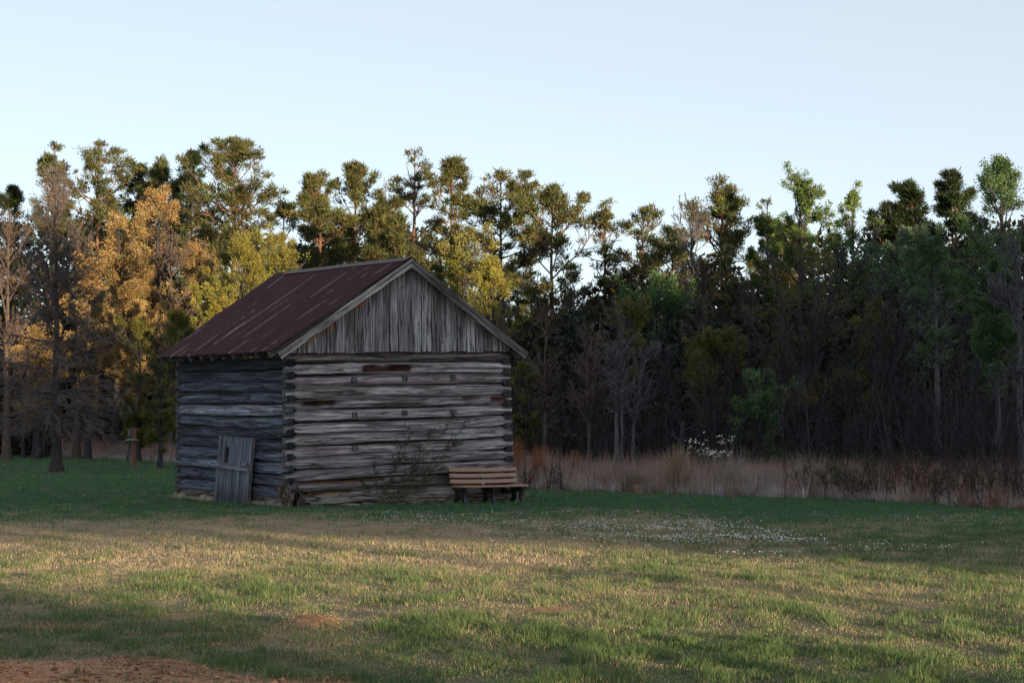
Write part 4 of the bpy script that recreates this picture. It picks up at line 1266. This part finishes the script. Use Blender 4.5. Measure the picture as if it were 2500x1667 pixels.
leafy(1745, 62, 830, 85, OLIVE, 'thin olive tree over the white flowering dogwood', 513, cb=0.2, group=SG, dens=0.45, leaf=0.10)
leafy(2150, 66, 740, 60, OLIVE, 'dim olive tree right of the oak crown', 514, cb=0.3, group=SG, dens=0.8, leaf=0.10)
leafy(2380, 76, 560, 70, GRN, 'dusky green tree between the slim pale trunks', 515, cb=0.3, group=SG, dens=0.7, leaf=0.13)
bare(1690, 88, 490, 62, 'ghostly bare tree with white branches left of the solitary pine', 305, cb=0.55, bark='pale')
bare(2165, 64, 640, 78, 'bare vase shaped tree right of the oak', 306, fork=0.28, bark='grey', tr=0.12, nlimb=9, el=(50, 84))
bare(2492, 54, 540, 95, 'bare knotty tree with pale limbs at the right edge', 307, cb=0.35, bark='pale', tr=0.12)
bare(1442, 62, 790, 62, 'small bare tree forking just right of the barn roof', 308, fork=0.32, bark='tan', tr=0.09, nlimb=9, el=(40, 82))
bare(1548, 60, 800, 60, 'pale bare tree with a wide V fork', 309, fork=0.35, bark='pale', tr=0.08, nlimb=6, el=(48, 75))
bare(1330, 64, 760, 55, 'bare crooked tree close behind the right eave of the barn', 310, cb=0.3, bark='tan', tr=0.08)
bare(1505, 58, 830, 45, 'thin bare tree with a mottled pale trunk', 311, cb=0.45, bark='pale', tr=0.09)
bare(1715, 78, 640, 70, 'dark twin stemmed bare tree below the solitary pine', 312, cb=0.45, bark='dark', tr=0.2)
bare(1400, 84, 680, 70, 'grey bare tree under the small wispy pine', 313, cb=0.3, bark='grey')
bare(1230, 84, 740, 55, 'brown bare tree just above the right rake', 314, cb=0.3, bark='tan')
bare(1820, 80, 700, 70, 'bluish bare tree left of the oak crown', 315, cb=0.3, bark='grey')
bare(2060, 62, 860, 45, 'thin bare sapling at the right foot of the oak', 316, cb=0.3, bark='grey', tr=0.06)
bare(2200, 58, 930, 40, 'slight bare sapling between oak and slim green tree', 317, cb=0.3, bark='grey', tr=0.05)
bare(2350, 66, 760, 60, 'bare tree between the two slim pale trunks', 318, cb=0.3, bark='grey', tr=0.09)
bare(1630, 66, 860, 60, 'grey bare thicket tree below the deep green one', 319, cb=0.2, bark='grey', tr=0.07)
print('trees done')

# bare conical tree standing alone on the lawn
def conical():
    rs(401)
    D = gd(1152); px = 140
    x0 = gx(px, D); H = pt(px, 425, D)[2]
    e = empty('bare_tree', (x0, D, 0), 'lone bare conical tree with drooping lower branches on the lawn at left', 'tree')
    m = 24; t = np.linspace(0, 1, m)
    wob = np.cumsum(R.normal(0, 0.02, m)); wob -= wob[0]
    T = np.stack([x0 + wob - 0.2 * t, np.full(m, D), t * H - 0.05], 1)
    rt = 0.185 * (1 - t) ** 0.9 + 0.012 + 0.13 * np.exp(-t * H / 0.28) + 0.05 * np.exp(-t * H / 1.2)
    tk = Acc(); V, f = tubes(T[None], rt[None], 12); tk.add(V, f, (0.060, 0.050, 0.046))
    n1 = 150
    s = np.sort(R.random(n1) ** 1.05)
    hz = 0.14 + 0.84 * s
    ft = hz * (m - 1); i0 = np.minimum(ft.astype(int), m - 2); fr = (ft - i0)[:, None]
    st = T[i0] * (1 - fr) + T[i0 + 1] * fr
    az = np.arange(n1) * 2.4 + R.normal(0, 0.4, n1)
    elv = np.radians(np.interp(hz, [0.14, 0.3, 0.55, 0.8, 1], [-2, 14, 32, 50, 70]) + R.normal(0, 7, n1))
    L = np.interp(hz, [0.12, 0.2, 0.42, 0.6, 0.8, 1], [2.4, 3.3, 3.4, 2.6, 2.0, 0.7]) * R.uniform(0.7, 1.1, n1)
    d = np.stack([np.cos(az) * np.cos(elv), np.sin(az) * np.cos(elv), np.sin(elv)], 1)
    up = np.interp(hz, [0.14, 0.45, 0.7, 1], [-0.34, -0.10, 0.10, 0.1])
    P1, Q1 = path_tubes(st, d, L, 0.006 * L + 0.005, 0.004, 9, up, 0.07)
    V, f = tubes(P1, Q1, 4); tk.add(V, f, (0.11, 0.092, 0.09))
    tk.build('trunk', M_BARK, e, True)
    tw = Acc()
    P2, Q2, L2 = kids(P1, Q1, L, 13, 0.10, 1.0, 18, 48, 0.45, -0.05, 0.08, 5, 0.007, -0.08)
    V, f = tubes(P2, Q2, 3); tw.add(V, f, (0.125, 0.105, 0.105))
    P3, Q3, L3 = kids(P2, Q2, L2, 5, 0.15, 1.0, 18, 45, 0.55, -0.05, 0.08, 3, 0.006, -0.05)
    V, f = tubes(P3, Q3, 3); tw.add(V, f, (0.14, 0.115, 0.115))
    tw.build('crown', M_BARK, e)
conical()
def plain_trunk(px, D, top, r, label, seed, bark='grey', lean=0.0, name='bare_tree', cat='tree', stub=5):
    rs(seed)
    x0 = gx(px, D); H = pt(px, top, D)[2]
    e = empty(name, (x0, D, 0), label, cat)
    m = 14; t = np.linspace(0, 1, m)
    T = np.stack([x0 + lean * t * H + np.cumsum(R.normal(0, 0.015, m)), np.full(m, D), t * H - 0.05], 1)
    V, f = tubes(T[None], (r * (1 - 0.45 * t) * (1 + 0.5 * np.exp(-t * H / 0.4)))[None], 8)
    a = Acc(); a.add(V, f, BARKS[bark])
    if stub:
        st = T[R.integers(4, m, stub)]
        az = R.uniform(0, 6.28, stub)
        P, Q = path_tubes(st, np.stack([np.cos(az), np.sin(az), R.uniform(0, 0.8, stub)], 1), R.uniform(0.5, 1.6, stub), np.full(stub, r * 0.25), 0.008, 5, 0.05, 0.12)
        V, f = tubes(P, Q, 4); a.add(V, f, BARKS[bark])
        P, Q, _ = kids(P, Q, np.full(stub, 1.2), 5, 0.2, 1, 20, 50, 0.6)
        V, f = tubes(P, Q, 3); a.add(V, f, BARKS[bark])
    a.build('trunk', M_BARK, e, True)
plain_trunk(92, 112, 760, 0.28, 'thick grey trunk in the shade behind the lone conical tree, left of a twin', 601)
plain_trunk(108, 114, 780, 0.24, 'thick grey trunk in the shade behind the lone conical tree, right of a twin', 602)
plain_trunk(1668, 58, 1025, 0.12, 'broken grey snag poking out of the dry grass', 603, stub=2)
plain_trunk(1516, 60, 930, 0.06, 'short mottled trunk beside the thin bare tree', 604, 'pale', 0.01)

# background woods that read as one mass
def woods():
    rs(700)
    a = Acc()
    bands = [  # px range, depth range, top row at knots, density per m2, colours, size
        ((-120, 900), (140, 165), ([-120, 0, 200, 500, 650, 740, 900], [640, 600, 520, 520, 570, 620, 600]), 4.0, (0.0124, 0.0174, 0.0090), (0.0310, 0.0341, 0.0165), 0.45),
        ((-120, 1300), (118, 135), ([-120, 0, 400, 700, 1000, 1250, 1300], [820, 780, 720, 720, 720, 770, 800]), 4.5, (0.0112, 0.0112, 0.0075), (0.0372, 0.0279, 0.0165), 0.36),
        ((700, 1120), (128, 140), ([700, 850, 1000, 1120], [600, 560, 560, 640]), 4.0, (0.0136, 0.0186, 0.0090), (0.0310, 0.0341, 0.0165), 0.4),
        ((1180, 2650), (98, 118), ([1180, 1300, 1420, 1480, 1600, 1700, 1800, 1900, 2100, 2300, 2650], [800, 780, 760, 710, 680, 670, 670, 630, 590, 570, 530]), 8.0, (0.0099, 0.0136, 0.0083), (0.0279, 0.0279, 0.0150), 0.36),
        ((1180, 2650), (78, 92), ([1180, 1300, 1480, 1700, 1900, 2100, 2300, 2650], [860, 850, 790, 760, 720, 690, 650, 610]), 7.0, (0.0087, 0.0136, 0.0090), (0.0217, 0.0260, 0.0150), 0.30),
        ((1180, 2650), (64, 76), ([1180, 1400, 1700, 2000, 2300, 2650], [1000, 980, 960, 960, 950, 930]), 3.0, (0.0087, 0.0112, 0.0075), (0.0217, 0.0211, 0.0135), 0.22),
        ((1150, 2700), (122, 140), ([1150, 2700], [830, 800]), 14.0, (0.0074, 0.0087, 0.0067), (0.0155, 0.0155, 0.0105), 0.6),
        ((-150, 1200), (168, 185), ([-150, 1200], [850, 850]), 14.0, (0.0074, 0.0087, 0.0067), (0.0155, 0.0155, 0.0105), 0.7),
    ]
    for (p0, p1), (d0, d1), (kx, ky), dens, ca, cb2, sz in bands:
        Dm = (d0 + d1) / 2
        wid = (p1 - p0) / F * Dm; hgt = (1050 - min(ky)) / F * Dm + CAMZ
        n = int(wid * hgt * dens * 1.3)
        px = R.uniform(p0, p1, n); D = R.uniform(d0, d1, n)
        z = R.random(n) ** 1.35 * hgt
        top = np.interp(px, kx, ky) + (fbm(px * 0.012, px * 0 + Dm, 3, 3) - 0.5) * 130
        topz = CAMZ + (1050 - top) / F * D
        k = z < topz
        c = np.stack([gx(px, D), D, z], 1)[k]
        V, f, C = foliage(c, 0.75, 16, sz, 0.6, ca, cb2, None, False, 0.8, 0.2)
        a.add(V, f, C)
    o = a.build('woodland', M_LEAF)
    tag(o, 'dim mass of woods filling the gaps behind the forest edge', 'woods', kind='stuff')
    # thicket of stems and twigs just inside the edge
    a = Acc()
    n = 900
    px = np.concatenate([R.uniform(1230, 2640, 620), R.uniform(-100, 1200, 280)])
    D = np.where(px > 1215, edgeD(px) + R.uniform(8, 34, n), np.maximum(edgeD(px) + R.uniform(9, 22, n), 108))
    st = np.stack([gx(px, D), D, np.zeros(n) - 0.05], 1)
    L = np.where(px > 1215, R.uniform(1.6, 4.6, n), R.uniform(2.5, 7, n))
    d = unit(np.stack([R.normal(0, 0.13, n), R.normal(0, 0.13, n), np.ones(n)], 1))
    P, Q = path_tubes(st, d, L, 0.006 * L + 0.008, 0.005, 7, 0, 0.12)
    shade = R.uniform(0.5, 1.5, (n, 1))
    V, f = tubes(P, Q, 4); a.add(V, f, np.repeat(np.array([0.034, 0.031, 0.036]) * shade, 28, axis=0))
    P2, Q2, L2 = kids(P, Q, L, 9, 0.2, 1.0, 25, 65, 0.34, 0.25, 0.12, 5, 0.005)
    V, f = tubes(P2, Q2, 3); a.add(V, f, (0.038, 0.033, 0.040))
    P3, Q3, L3 = kids(P2, Q2, L2, 4, 0.2, 1.0, 20, 60, 0.55, 0.1, 0.12, 3, 0.004)
    V, f = tubes(P3, Q3, 3); a.add(V, f, (0.042, 0.036, 0.044))
    o = a.build('thicket', M_BARK)
    tag(o, 'tangle of thin bare stems under the forest edge trees', 'undergrowth', kind='stuff')
woods()

# tall dry grass along the forest edge
def tall_grass():
    rs(800)
    a = Acc()
    for (p0, p1, n, depth, hs) in ((1170, 2640, 44000, 12, 1.0), (140, 470, 17000, 8, 1.1)):
        px = R.uniform(p0, p1, n)
        q = R.random(n) ** 1.35
        D = edgeD(px) + q * depth + (fbm(px * 0.025, px * 0, 5, 4) - 0.5) * 2.6
        x, y = gx(px, D), D
        cl = fbm(x * 0.9, y * 0.9, 81, 4)
        u = R.random(n)
        typ = u < 0.62 * ss(0.0, 0.25, q) + 0.12
        red = typ
        h = np.where(typ, R.uniform(0.75, 1.25, n) * (0.35 + 1.7 * np.clip(cl - 0.18, 0, 1)), R.uniform(0.14, 0.48, n)) * hs * 0.84
        h = h * np.where(px > 2050, 0.85, 1.0)
        redness = np.clip((fbm(x * 0.35, y * 0.5, 83, 3) - 0.35) * 3, 0, 1)[:, None]
        v = R.uniform(0.6, 1.25, (n, 1)) * (0.45 + 1.1 * fbm(x * 1.6, y * 1.2, 87, 3))[:, None]
        cb0 = np.array([0.40, 0.34, 0.34]) * v
        ct = (np.array([0.33, 0.165, 0.125]) * redness + np.array([0.26, 0.18, 0.145]) * (1 - redness)) * v
        ct = np.where(typ[:, None], ct, np.array([0.48, 0.41, 0.41]) * v)
        wd = np.where(typ, 0.010, 0.013) * R.uniform(0.6, 1.3, n) * (D / 50)
        wd *= np.where(px < 600, 0.8, 1.0)
        V, f, C = blades(x, y, h, wd, 0.32, cb0, ct, True)
        L3 = V.reshape(n, 5, 3)
        pale = ((~typ) & (R.random(n) < 0.5))
        L3[pale, 4, :2] += R.normal(0, 0.2, (pale.sum(), 2)); L3[pale, 4, 2] -= 0.12
        a.add(L3.reshape(-1, 3), f, C)
    nc = 230; nb2 = 46
    cpx = R.uniform(1240, 2600, nc); cq = R.uniform(-0.5, 8, nc)
    cD = edgeD(cpx) + cq
    cx = np.repeat(gx(cpx, cD), nb2); cy = np.repeat(cD, nb2); N2 = nc * nb2
    hgt = np.repeat(R.uniform(0.4, 1.05, nc) * (0.6 + 0.05 * cq), nb2)
    az = R.uniform(0, 6.28, N2); el_ = np.radians(90 - np.abs(R.normal(0, 22, N2)))
    st = np.stack([cx + R.normal(0, 0.07, N2), cy + R.normal(0, 0.07, N2), np.zeros(N2)], 1)
    dd = np.stack([np.cos(az) * np.cos(el_), np.sin(az) * np.cos(el_), np.sin(el_)], 1)
    P, Q = path_tubes(st, dd, hgt * R.uniform(0.5, 1.25, N2), np.full(N2, 0.006), 0.002, 5, -0.16, 0.05)
    V, f = tubes(P, Q, 3)
    tone = np.repeat(R.uniform(0, 1, (nc, 1)), nb2, axis=0)
    c = (np.array([0.44, 0.36, 0.30]) * (1 - tone) + np.array([0.28, 0.14, 0.10]) * tone) * np.repeat(R.uniform(0.55, 1.25, (nc, 1)), nb2, axis=0) * R.uniform(0.7, 1.3, (N2, 1))
    a.add(V, f, np.repeat(c, 15, axis=0))
    o = a.build('dry_grass', M_DRY)
    tag(o, 'waist high belt of dry broom grass, grey below and reddish above', 'dry grass', kind='stuff')
tall_grass()
def grass_clump(px, D, n, hgt, spread, label, seed, col, wd=0.012, lean=(0, 0)):
    rs(seed)
    x0, y0 = gx(px, D), D
    az = R.uniform(0, 6.28, n); el_ = np.radians(90 - np.abs(R.normal(0, spread, n)))
    st = np.stack([x0 + R.normal(0, 0.10, n), y0 + R.normal(0, 0.10, n), np.zeros(n)], 1)
    d = np.stack([np.cos(az) * np.cos(el_) + lean[0], np.sin(az) * np.cos(el_), np.sin(el_)], 1)
    P, Q = path_tubes(st, unit(d), hgt * R.uniform(0.5, 1.1, n), np.full(n, wd * 0.5), 0.002, 6, -0.12, 0.05)
    V, f = tubes(P, Q, 3)
    c = np.array(col) * R.uniform(0.7, 1.3, (n, 1))
    o = build('grass_clump', V - np.array([x0, y0, 0]), [f], M_DRY, None, np.repeat(c, 18, axis=0), np.zeros((len(V), 2)))
    o.location = (x0, y0, 0)
    tag(o, label, 'grass clump')
grass_clump(1655, 49.6, 420, 1.45, 24, 'big pale fountain of dry grass spraying out of the belt', 811, (0.36, 0.27, 0.18))
grass_clump(1545, 50.2, 160, 0.9, 26, 'smaller pale clump left of the big fountain of grass', 812, (0.32, 0.26, 0.2))
grass_clump(1790, 49.0, 220, 0.8, 30, 'low pale clump under the dogwood', 813, (0.32, 0.27, 0.22))
grass_clump(1318, 56.5, 220, 1.35, 9, 'narrow reddish orange tuft by the right barn corner', 814, (0.36, 0.15, 0.075))
grass_clump(1258, 57, 180, 1.6, 8, 'tall reddish tuft showing right beside the barn wall', 815, (0.34, 0.14, 0.07))
grass_clump(1408, 56.0, 160, 1.2, 10, 'reddish tuft between the orange tuft and the pale clumps', 816, (0.30, 0.13, 0.08))
grass_clump(2085, 47.0, 150, 0.9, 22, 'pale tuft at the left end of the brambles', 817, (0.30, 0.25, 0.2))

def bramble(px, D, n, hgt, sp, label, seed, col=(0.055, 0.038, 0.034), leaves=0, name='bramble', cat='shrub', r=0.007, arch=-0.35, spread=28):
    rs(seed)
    x0, y0 = gx(px, D), D
    e = empty(name, (x0, y0, 0), label, cat)
    az = R.uniform(0, 6.28, n); el_ = np.radians(90 - np.abs(R.normal(0, spread, n)))
    st = np.stack([x0 + R.normal(0, sp, n), y0 + R.normal(0, sp * 0.6, n), np.zeros(n)], 1)
    d = np.stack([np.cos(az) * np.cos(el_), np.sin(az) * np.cos(el_), np.sin(el_)], 1)
    L = hgt * R.uniform(0.7, 1.35, n)
    P, Q = path_tubes(st, d, L, np.full(n, r), 0.003, 8, arch, 0.12)
    a = Acc(); V, f = tubes(P, Q, 4); a.add(V, f, col)
    P2, Q2, L2 = kids(P, Q, L, 6, 0.25, 1, 30, 75, 0.42, 0.15, 0.15, 4, 0.003)
    V, f = tubes(P2, Q2, 3); a.add(V, f, col)
    P3, Q3, L3 = kids(P2, Q2, L2, 3, 0.2, 1, 30, 70, 0.5, 0.1, 0.15, 3, 0.0025)
    V, f = tubes(P3, Q3, 3); a.add(V, f, col)
    a.build('stems', M_BARK, e)
    if leaves:
        c, tn = along(P3, leaves, 0.3, 1)
        V, f, C = foliage(c, 0.03, 2, 0.035, 0.6, (0.05, 0.08, 0.025), (0.10, 0.13, 0.04), tn)
        a = Acc(); a.add(V, f, C); a.build('leaves', M_LEAF, e)
    return e
bramble(2010, 47.2, 26, 1.15, 0.5, 'leafless bramble with a few green leaves at the left end of the hedge', 821, leaves=1)
bramble(2110, 45.8, 34, 1.35, 0.6, 'tangled bramble with a leafy top, taller than its left neighbour', 822, leaves=2)
bramble(2200, 44.8, 40, 1.3, 0.6, 'dense dark bramble in front of the bare sapling', 823)
bramble(2290, 43.8, 40, 1.25, 0.6, 'dark bramble at the foot of the slim pale trunk', 824)
bramble(2385, 42.3, 44, 1.3, 0.6, 'dark bramble between the two slim pale trunks', 825)
bramble(2475, 41.0, 44, 1.4, 0.6, 'dark bramble at the right edge of the lawn', 826)
bramble(2240, 46.5, 30, 1.7, 0.9, 'taller arching canes behind the dense dark bramble', 827)
bramble(2430, 44.0, 34, 1.7, 0.9, 'taller arching canes behind the right edge bramble', 828)
SAP = dict(name='sapling', cat='sapling', arch=0.1, spread=26)
bramble(1280, 52.9, 6, 0.75, 0.04, 'leafless sapling sticking up behind the right end of the bench', 831, r=0.010, **SAP)
bramble(1343, 52.6, 5, 0.75, 0.04, 'small leafless sapling left of a bigger one, right of the bench', 832, r=0.008, **SAP)
bramble(1376, 52.2, 8, 0.95, 0.05, 'bushiest leafless sapling at the lawn edge right of the bench', 833, r=0.009, **SAP)
bramble(1965, 46.3, 5, 1.0, 0.05, 'crooked leafless sapling below the oak', 834, r=0.010, **SAP)

def dogwood():
    rs(840)
    D = 54; px = 1738; x0 = gx(px, D)
    e = empty('dogwood_tree', (x0, D, 0), 'small dogwood holding flat sprays of white blossom over the dry grass', 'tree')
    n = 9
    st = np.tile([[x0, D, 0.0]], (n, 1)) + R.normal(0, 0.05, (n, 3)) * [1, 1, 0]
    az = R.uniform(0, 6.28, n)
    P, Q = path_tubes(st, unit(np.stack([np.cos(az) * 0.45, np.sin(az) * 0.4, np.ones(n)], 1)), R.uniform(0.8, 1.9, n), np.full(n, 0.015), 0.004, 7, -0.05, 0.1)
    a = Acc(); V, f = tubes(P, Q, 4); a.add(V, f, (0.09, 0.08, 0.07))
    P2, Q2, L2 = kids(P, Q, np.full(n, 1.5), 6, 0.5, 1, 50, 85, 0.45, 0.0, 0.1, 4, 0.004)
    V, f = tubes(P2, Q2, 3); a.add(V, f, (0.09, 0.08, 0.07)); a.build('trunk', M_BARK, e)
    c = np.concatenate([np.stack([gx(1742, D) + R.normal(0, 0.20, 60), D + R.normal(0, 0.25, 60), 1.04 + R.normal(0, 0.05, 60)], 1),
                        np.stack([gx(1768, D) + R.normal(0, 0.13, 22), D + R.normal(0, 0.2, 22), 1.42 + R.normal(0, 0.09, 22)], 1),
                        np.stack([gx(1700, D) + R.normal(0, 0.2, 24), D + R.normal(0, 0.2, 24), 1.30 + R.normal(0, 0.15, 24)], 1)])
    V, f, C = foliage(c, 0.03, 3, 0.038, 0.9, (0.7, 0.72, 0.66), (0.8, 0.8, 0.76), None, False, 0.5, 0.3)
    a = Acc(); a.add(V, f, C); a.build('blossom', M_LEAF, e)
dogwood()

# straggly green shrub against the gable wall
def wall_shrub():
    rs(850)
    base = BP(2.15, -0.28, 0.0); base[2] = 0
    e = empty('straggly_shrub', base, 'straggly dark green shrub leaning right across the log gable wall', 'shrub')
    ends = [(1010, 995), (1065, 1025), (1105, 1015), (1150, 1015), (960, 1110), (1040, 1080), (1100, 1090), (915, 1130), (1010, 1150), (880, 1165), (1000, 1040), (1080, 1130), (960, 1170), (1130, 1060)]
    Ps = []
    for (px, py) in ends:
        u, z = on_front(px, py, 0.22)
        tp = BP(u, -R.uniform(0.15, 0.4), z)
        t = np.linspace(0, 1, 9)[:, None]
        P = base + (tp - base) * t + np.array([0, 0, 1.0]) * (-0.22 * np.sin(t * math.pi)) * (u > 2.6)
        P = P + A_[0] * 0 + R.normal(0, 0.012, P.shape)
        P[0] = base
        Ps.append(P)
    P = np.array(Ps); n = len(P)
    L = np.linalg.norm(P[:, -1] - P[:, 0], axis=1)
    Q = 0.007 * (1 - np.linspace(0, 1, 9))[None] + 0.003 + np.zeros((n, 9))
    a = Acc(); V, f = tubes(P, Q, 4); a.add(V, f, (0.12, 0.10, 0.07))
    P2, Q2, L2 = kids(P, Q, L, 12, 0.35, 1, 20, 50, 0.30, 0.22, 0.1, 4, 0.003)
    V, f = tubes(P2, Q2, 3); a.add(V, f, (0.08, 0.08, 0.05))
    P3, Q3, L3 = kids(P2, Q2, L2, 3, 0.2, 1, 20, 50, 0.6, 0.2, 0.1, 3, 0.002)
    V, f = tubes(P3, Q3, 3); a.add(V, f, (0.06, 0.08, 0.04))
    a.build('stems', M_BARK, e)
    c, tn = along(np.concatenate([P2[:, :3], P3]), 2, 0.1, 1)
    V, f, C = foliage(c, 0.022, 2, 0.034, 0.45, (0.028, 0.055, 0.022), (0.06, 0.095, 0.03), tn)
    a = Acc(); a.add(V, f, C); a.build('leaves', M_LEAF, e)
wall_shrub()
print('plants done')

# ------------------------------------------------------------------ unseen trees behind the camera, shaped to shade the field at sunset
def shade_row():
    rs(900)
    S = np.array([math.sin(SUN_AZ), math.cos(SUN_AZ)]); Qd = np.array([-S[1], S[0]])
    Lr = 45.0
    tn = math.tan(SUN_EL)
    poly = np.array([(3.5, 5.7), (6.5, 5.6), (8.0, 5.1), (9.0, 4.55), (10.5, 4.4), (13, 4.3), (16, 4.4), (18.2, 4.8), (18.3, 5.35), (17.4, 5.95), (15.5, 6.35), (13.8, 6.7), (10, 6.85), (3.5, 7.0)]) * [1, 1]  # opening cut in the leaf mass so sun reaches one lawn band
    poly[:, 1] *= tn / math.tan(math.radians(5.0))
    def inside(q, z):
        r = np.zeros(len(q), bool); j = len(poly) - 1
        for i in range(len(poly)):
            xi, yi = poly[i]; xj, yj = poly[j]
            c = ((yi > z) != (yj > z)) & (q < (xj - xi) * (z - yi) / (yj - yi + 1e-9) + xi)
            r ^= c; j = i
        return r
    q0, q1 = -12, 76
    n = 46000
    q = R.uniform(q0, q1, n); z = R.uniform(0.1, 24, n); dl = R.normal(0, 1.6, n)
    top = np.interp(q, [-12, 20, 34, 40, 44, 48, 55, 60, 66, 76], [21, 20.5, 19.4, 18.8, 18.2, 18.0, 18.3, 18.5, 20.0, 22]) + (fbm(q * 0.35, q * 0, 7, 3) - 0.5) * 5.5
    ins = inside(q, z)
    near = inside(q, z + 0.35) | inside(q, z - 0.35)
    k = (z < top) & ~ins & ~((z > 2.8) & (z < 5.6) & (q > -4) & (q < 19) & (R.random(n) < 0.92))
    q, z, dl, nr = q[k], z[k], dl[k], near[k]
    dl = np.where(nr, dl * 0.2, dl)
    Ld = Lr + dl
    c = np.stack([S[0] * Ld + Qd[0] * q, S[1] * Ld + Qd[1] * q, z + (Ld - Lr) * tn], 1)
    c[:, 2] = np.maximum(c[:, 2], 0.1)
    ns = 15
    qs = np.linspace(q0, q1, ns)
    own = np.argmin(np.abs(q[:, None] - qs[None]), axis=1)
    for i in range(ns):
        p = S * Lr + Qd * qs[i]
        e = empty('shade_tree', (p[0], p[1], 0), 'unseen tree behind the photographer, its leaves shaped to shade the field', 'tree', 'trees behind the photographer')
        T = np.stack([np.full(8, p[0]), np.full(8, p[1]), np.linspace(0, 17, 8)], 1)
        V, f = tubes(T[None], np.linspace(0.2, 0.06, 8)[None], 8)
        a = Acc(); a.add(V, f, BARKS['grey']); a.build('trunk', M_BARK, e)
        m_ = own == i
        V, f, C = foliage(c[m_], 0.28, 6, 0.62, 0.85, (0.03, 0.05, 0.02), (0.06, 0.09, 0.03), None, False, 1.0, 0.0)
        a = Acc(); a.add(V, f, C); a.build('crown', M_LEAF, e)
shade_row()
print('shade done')
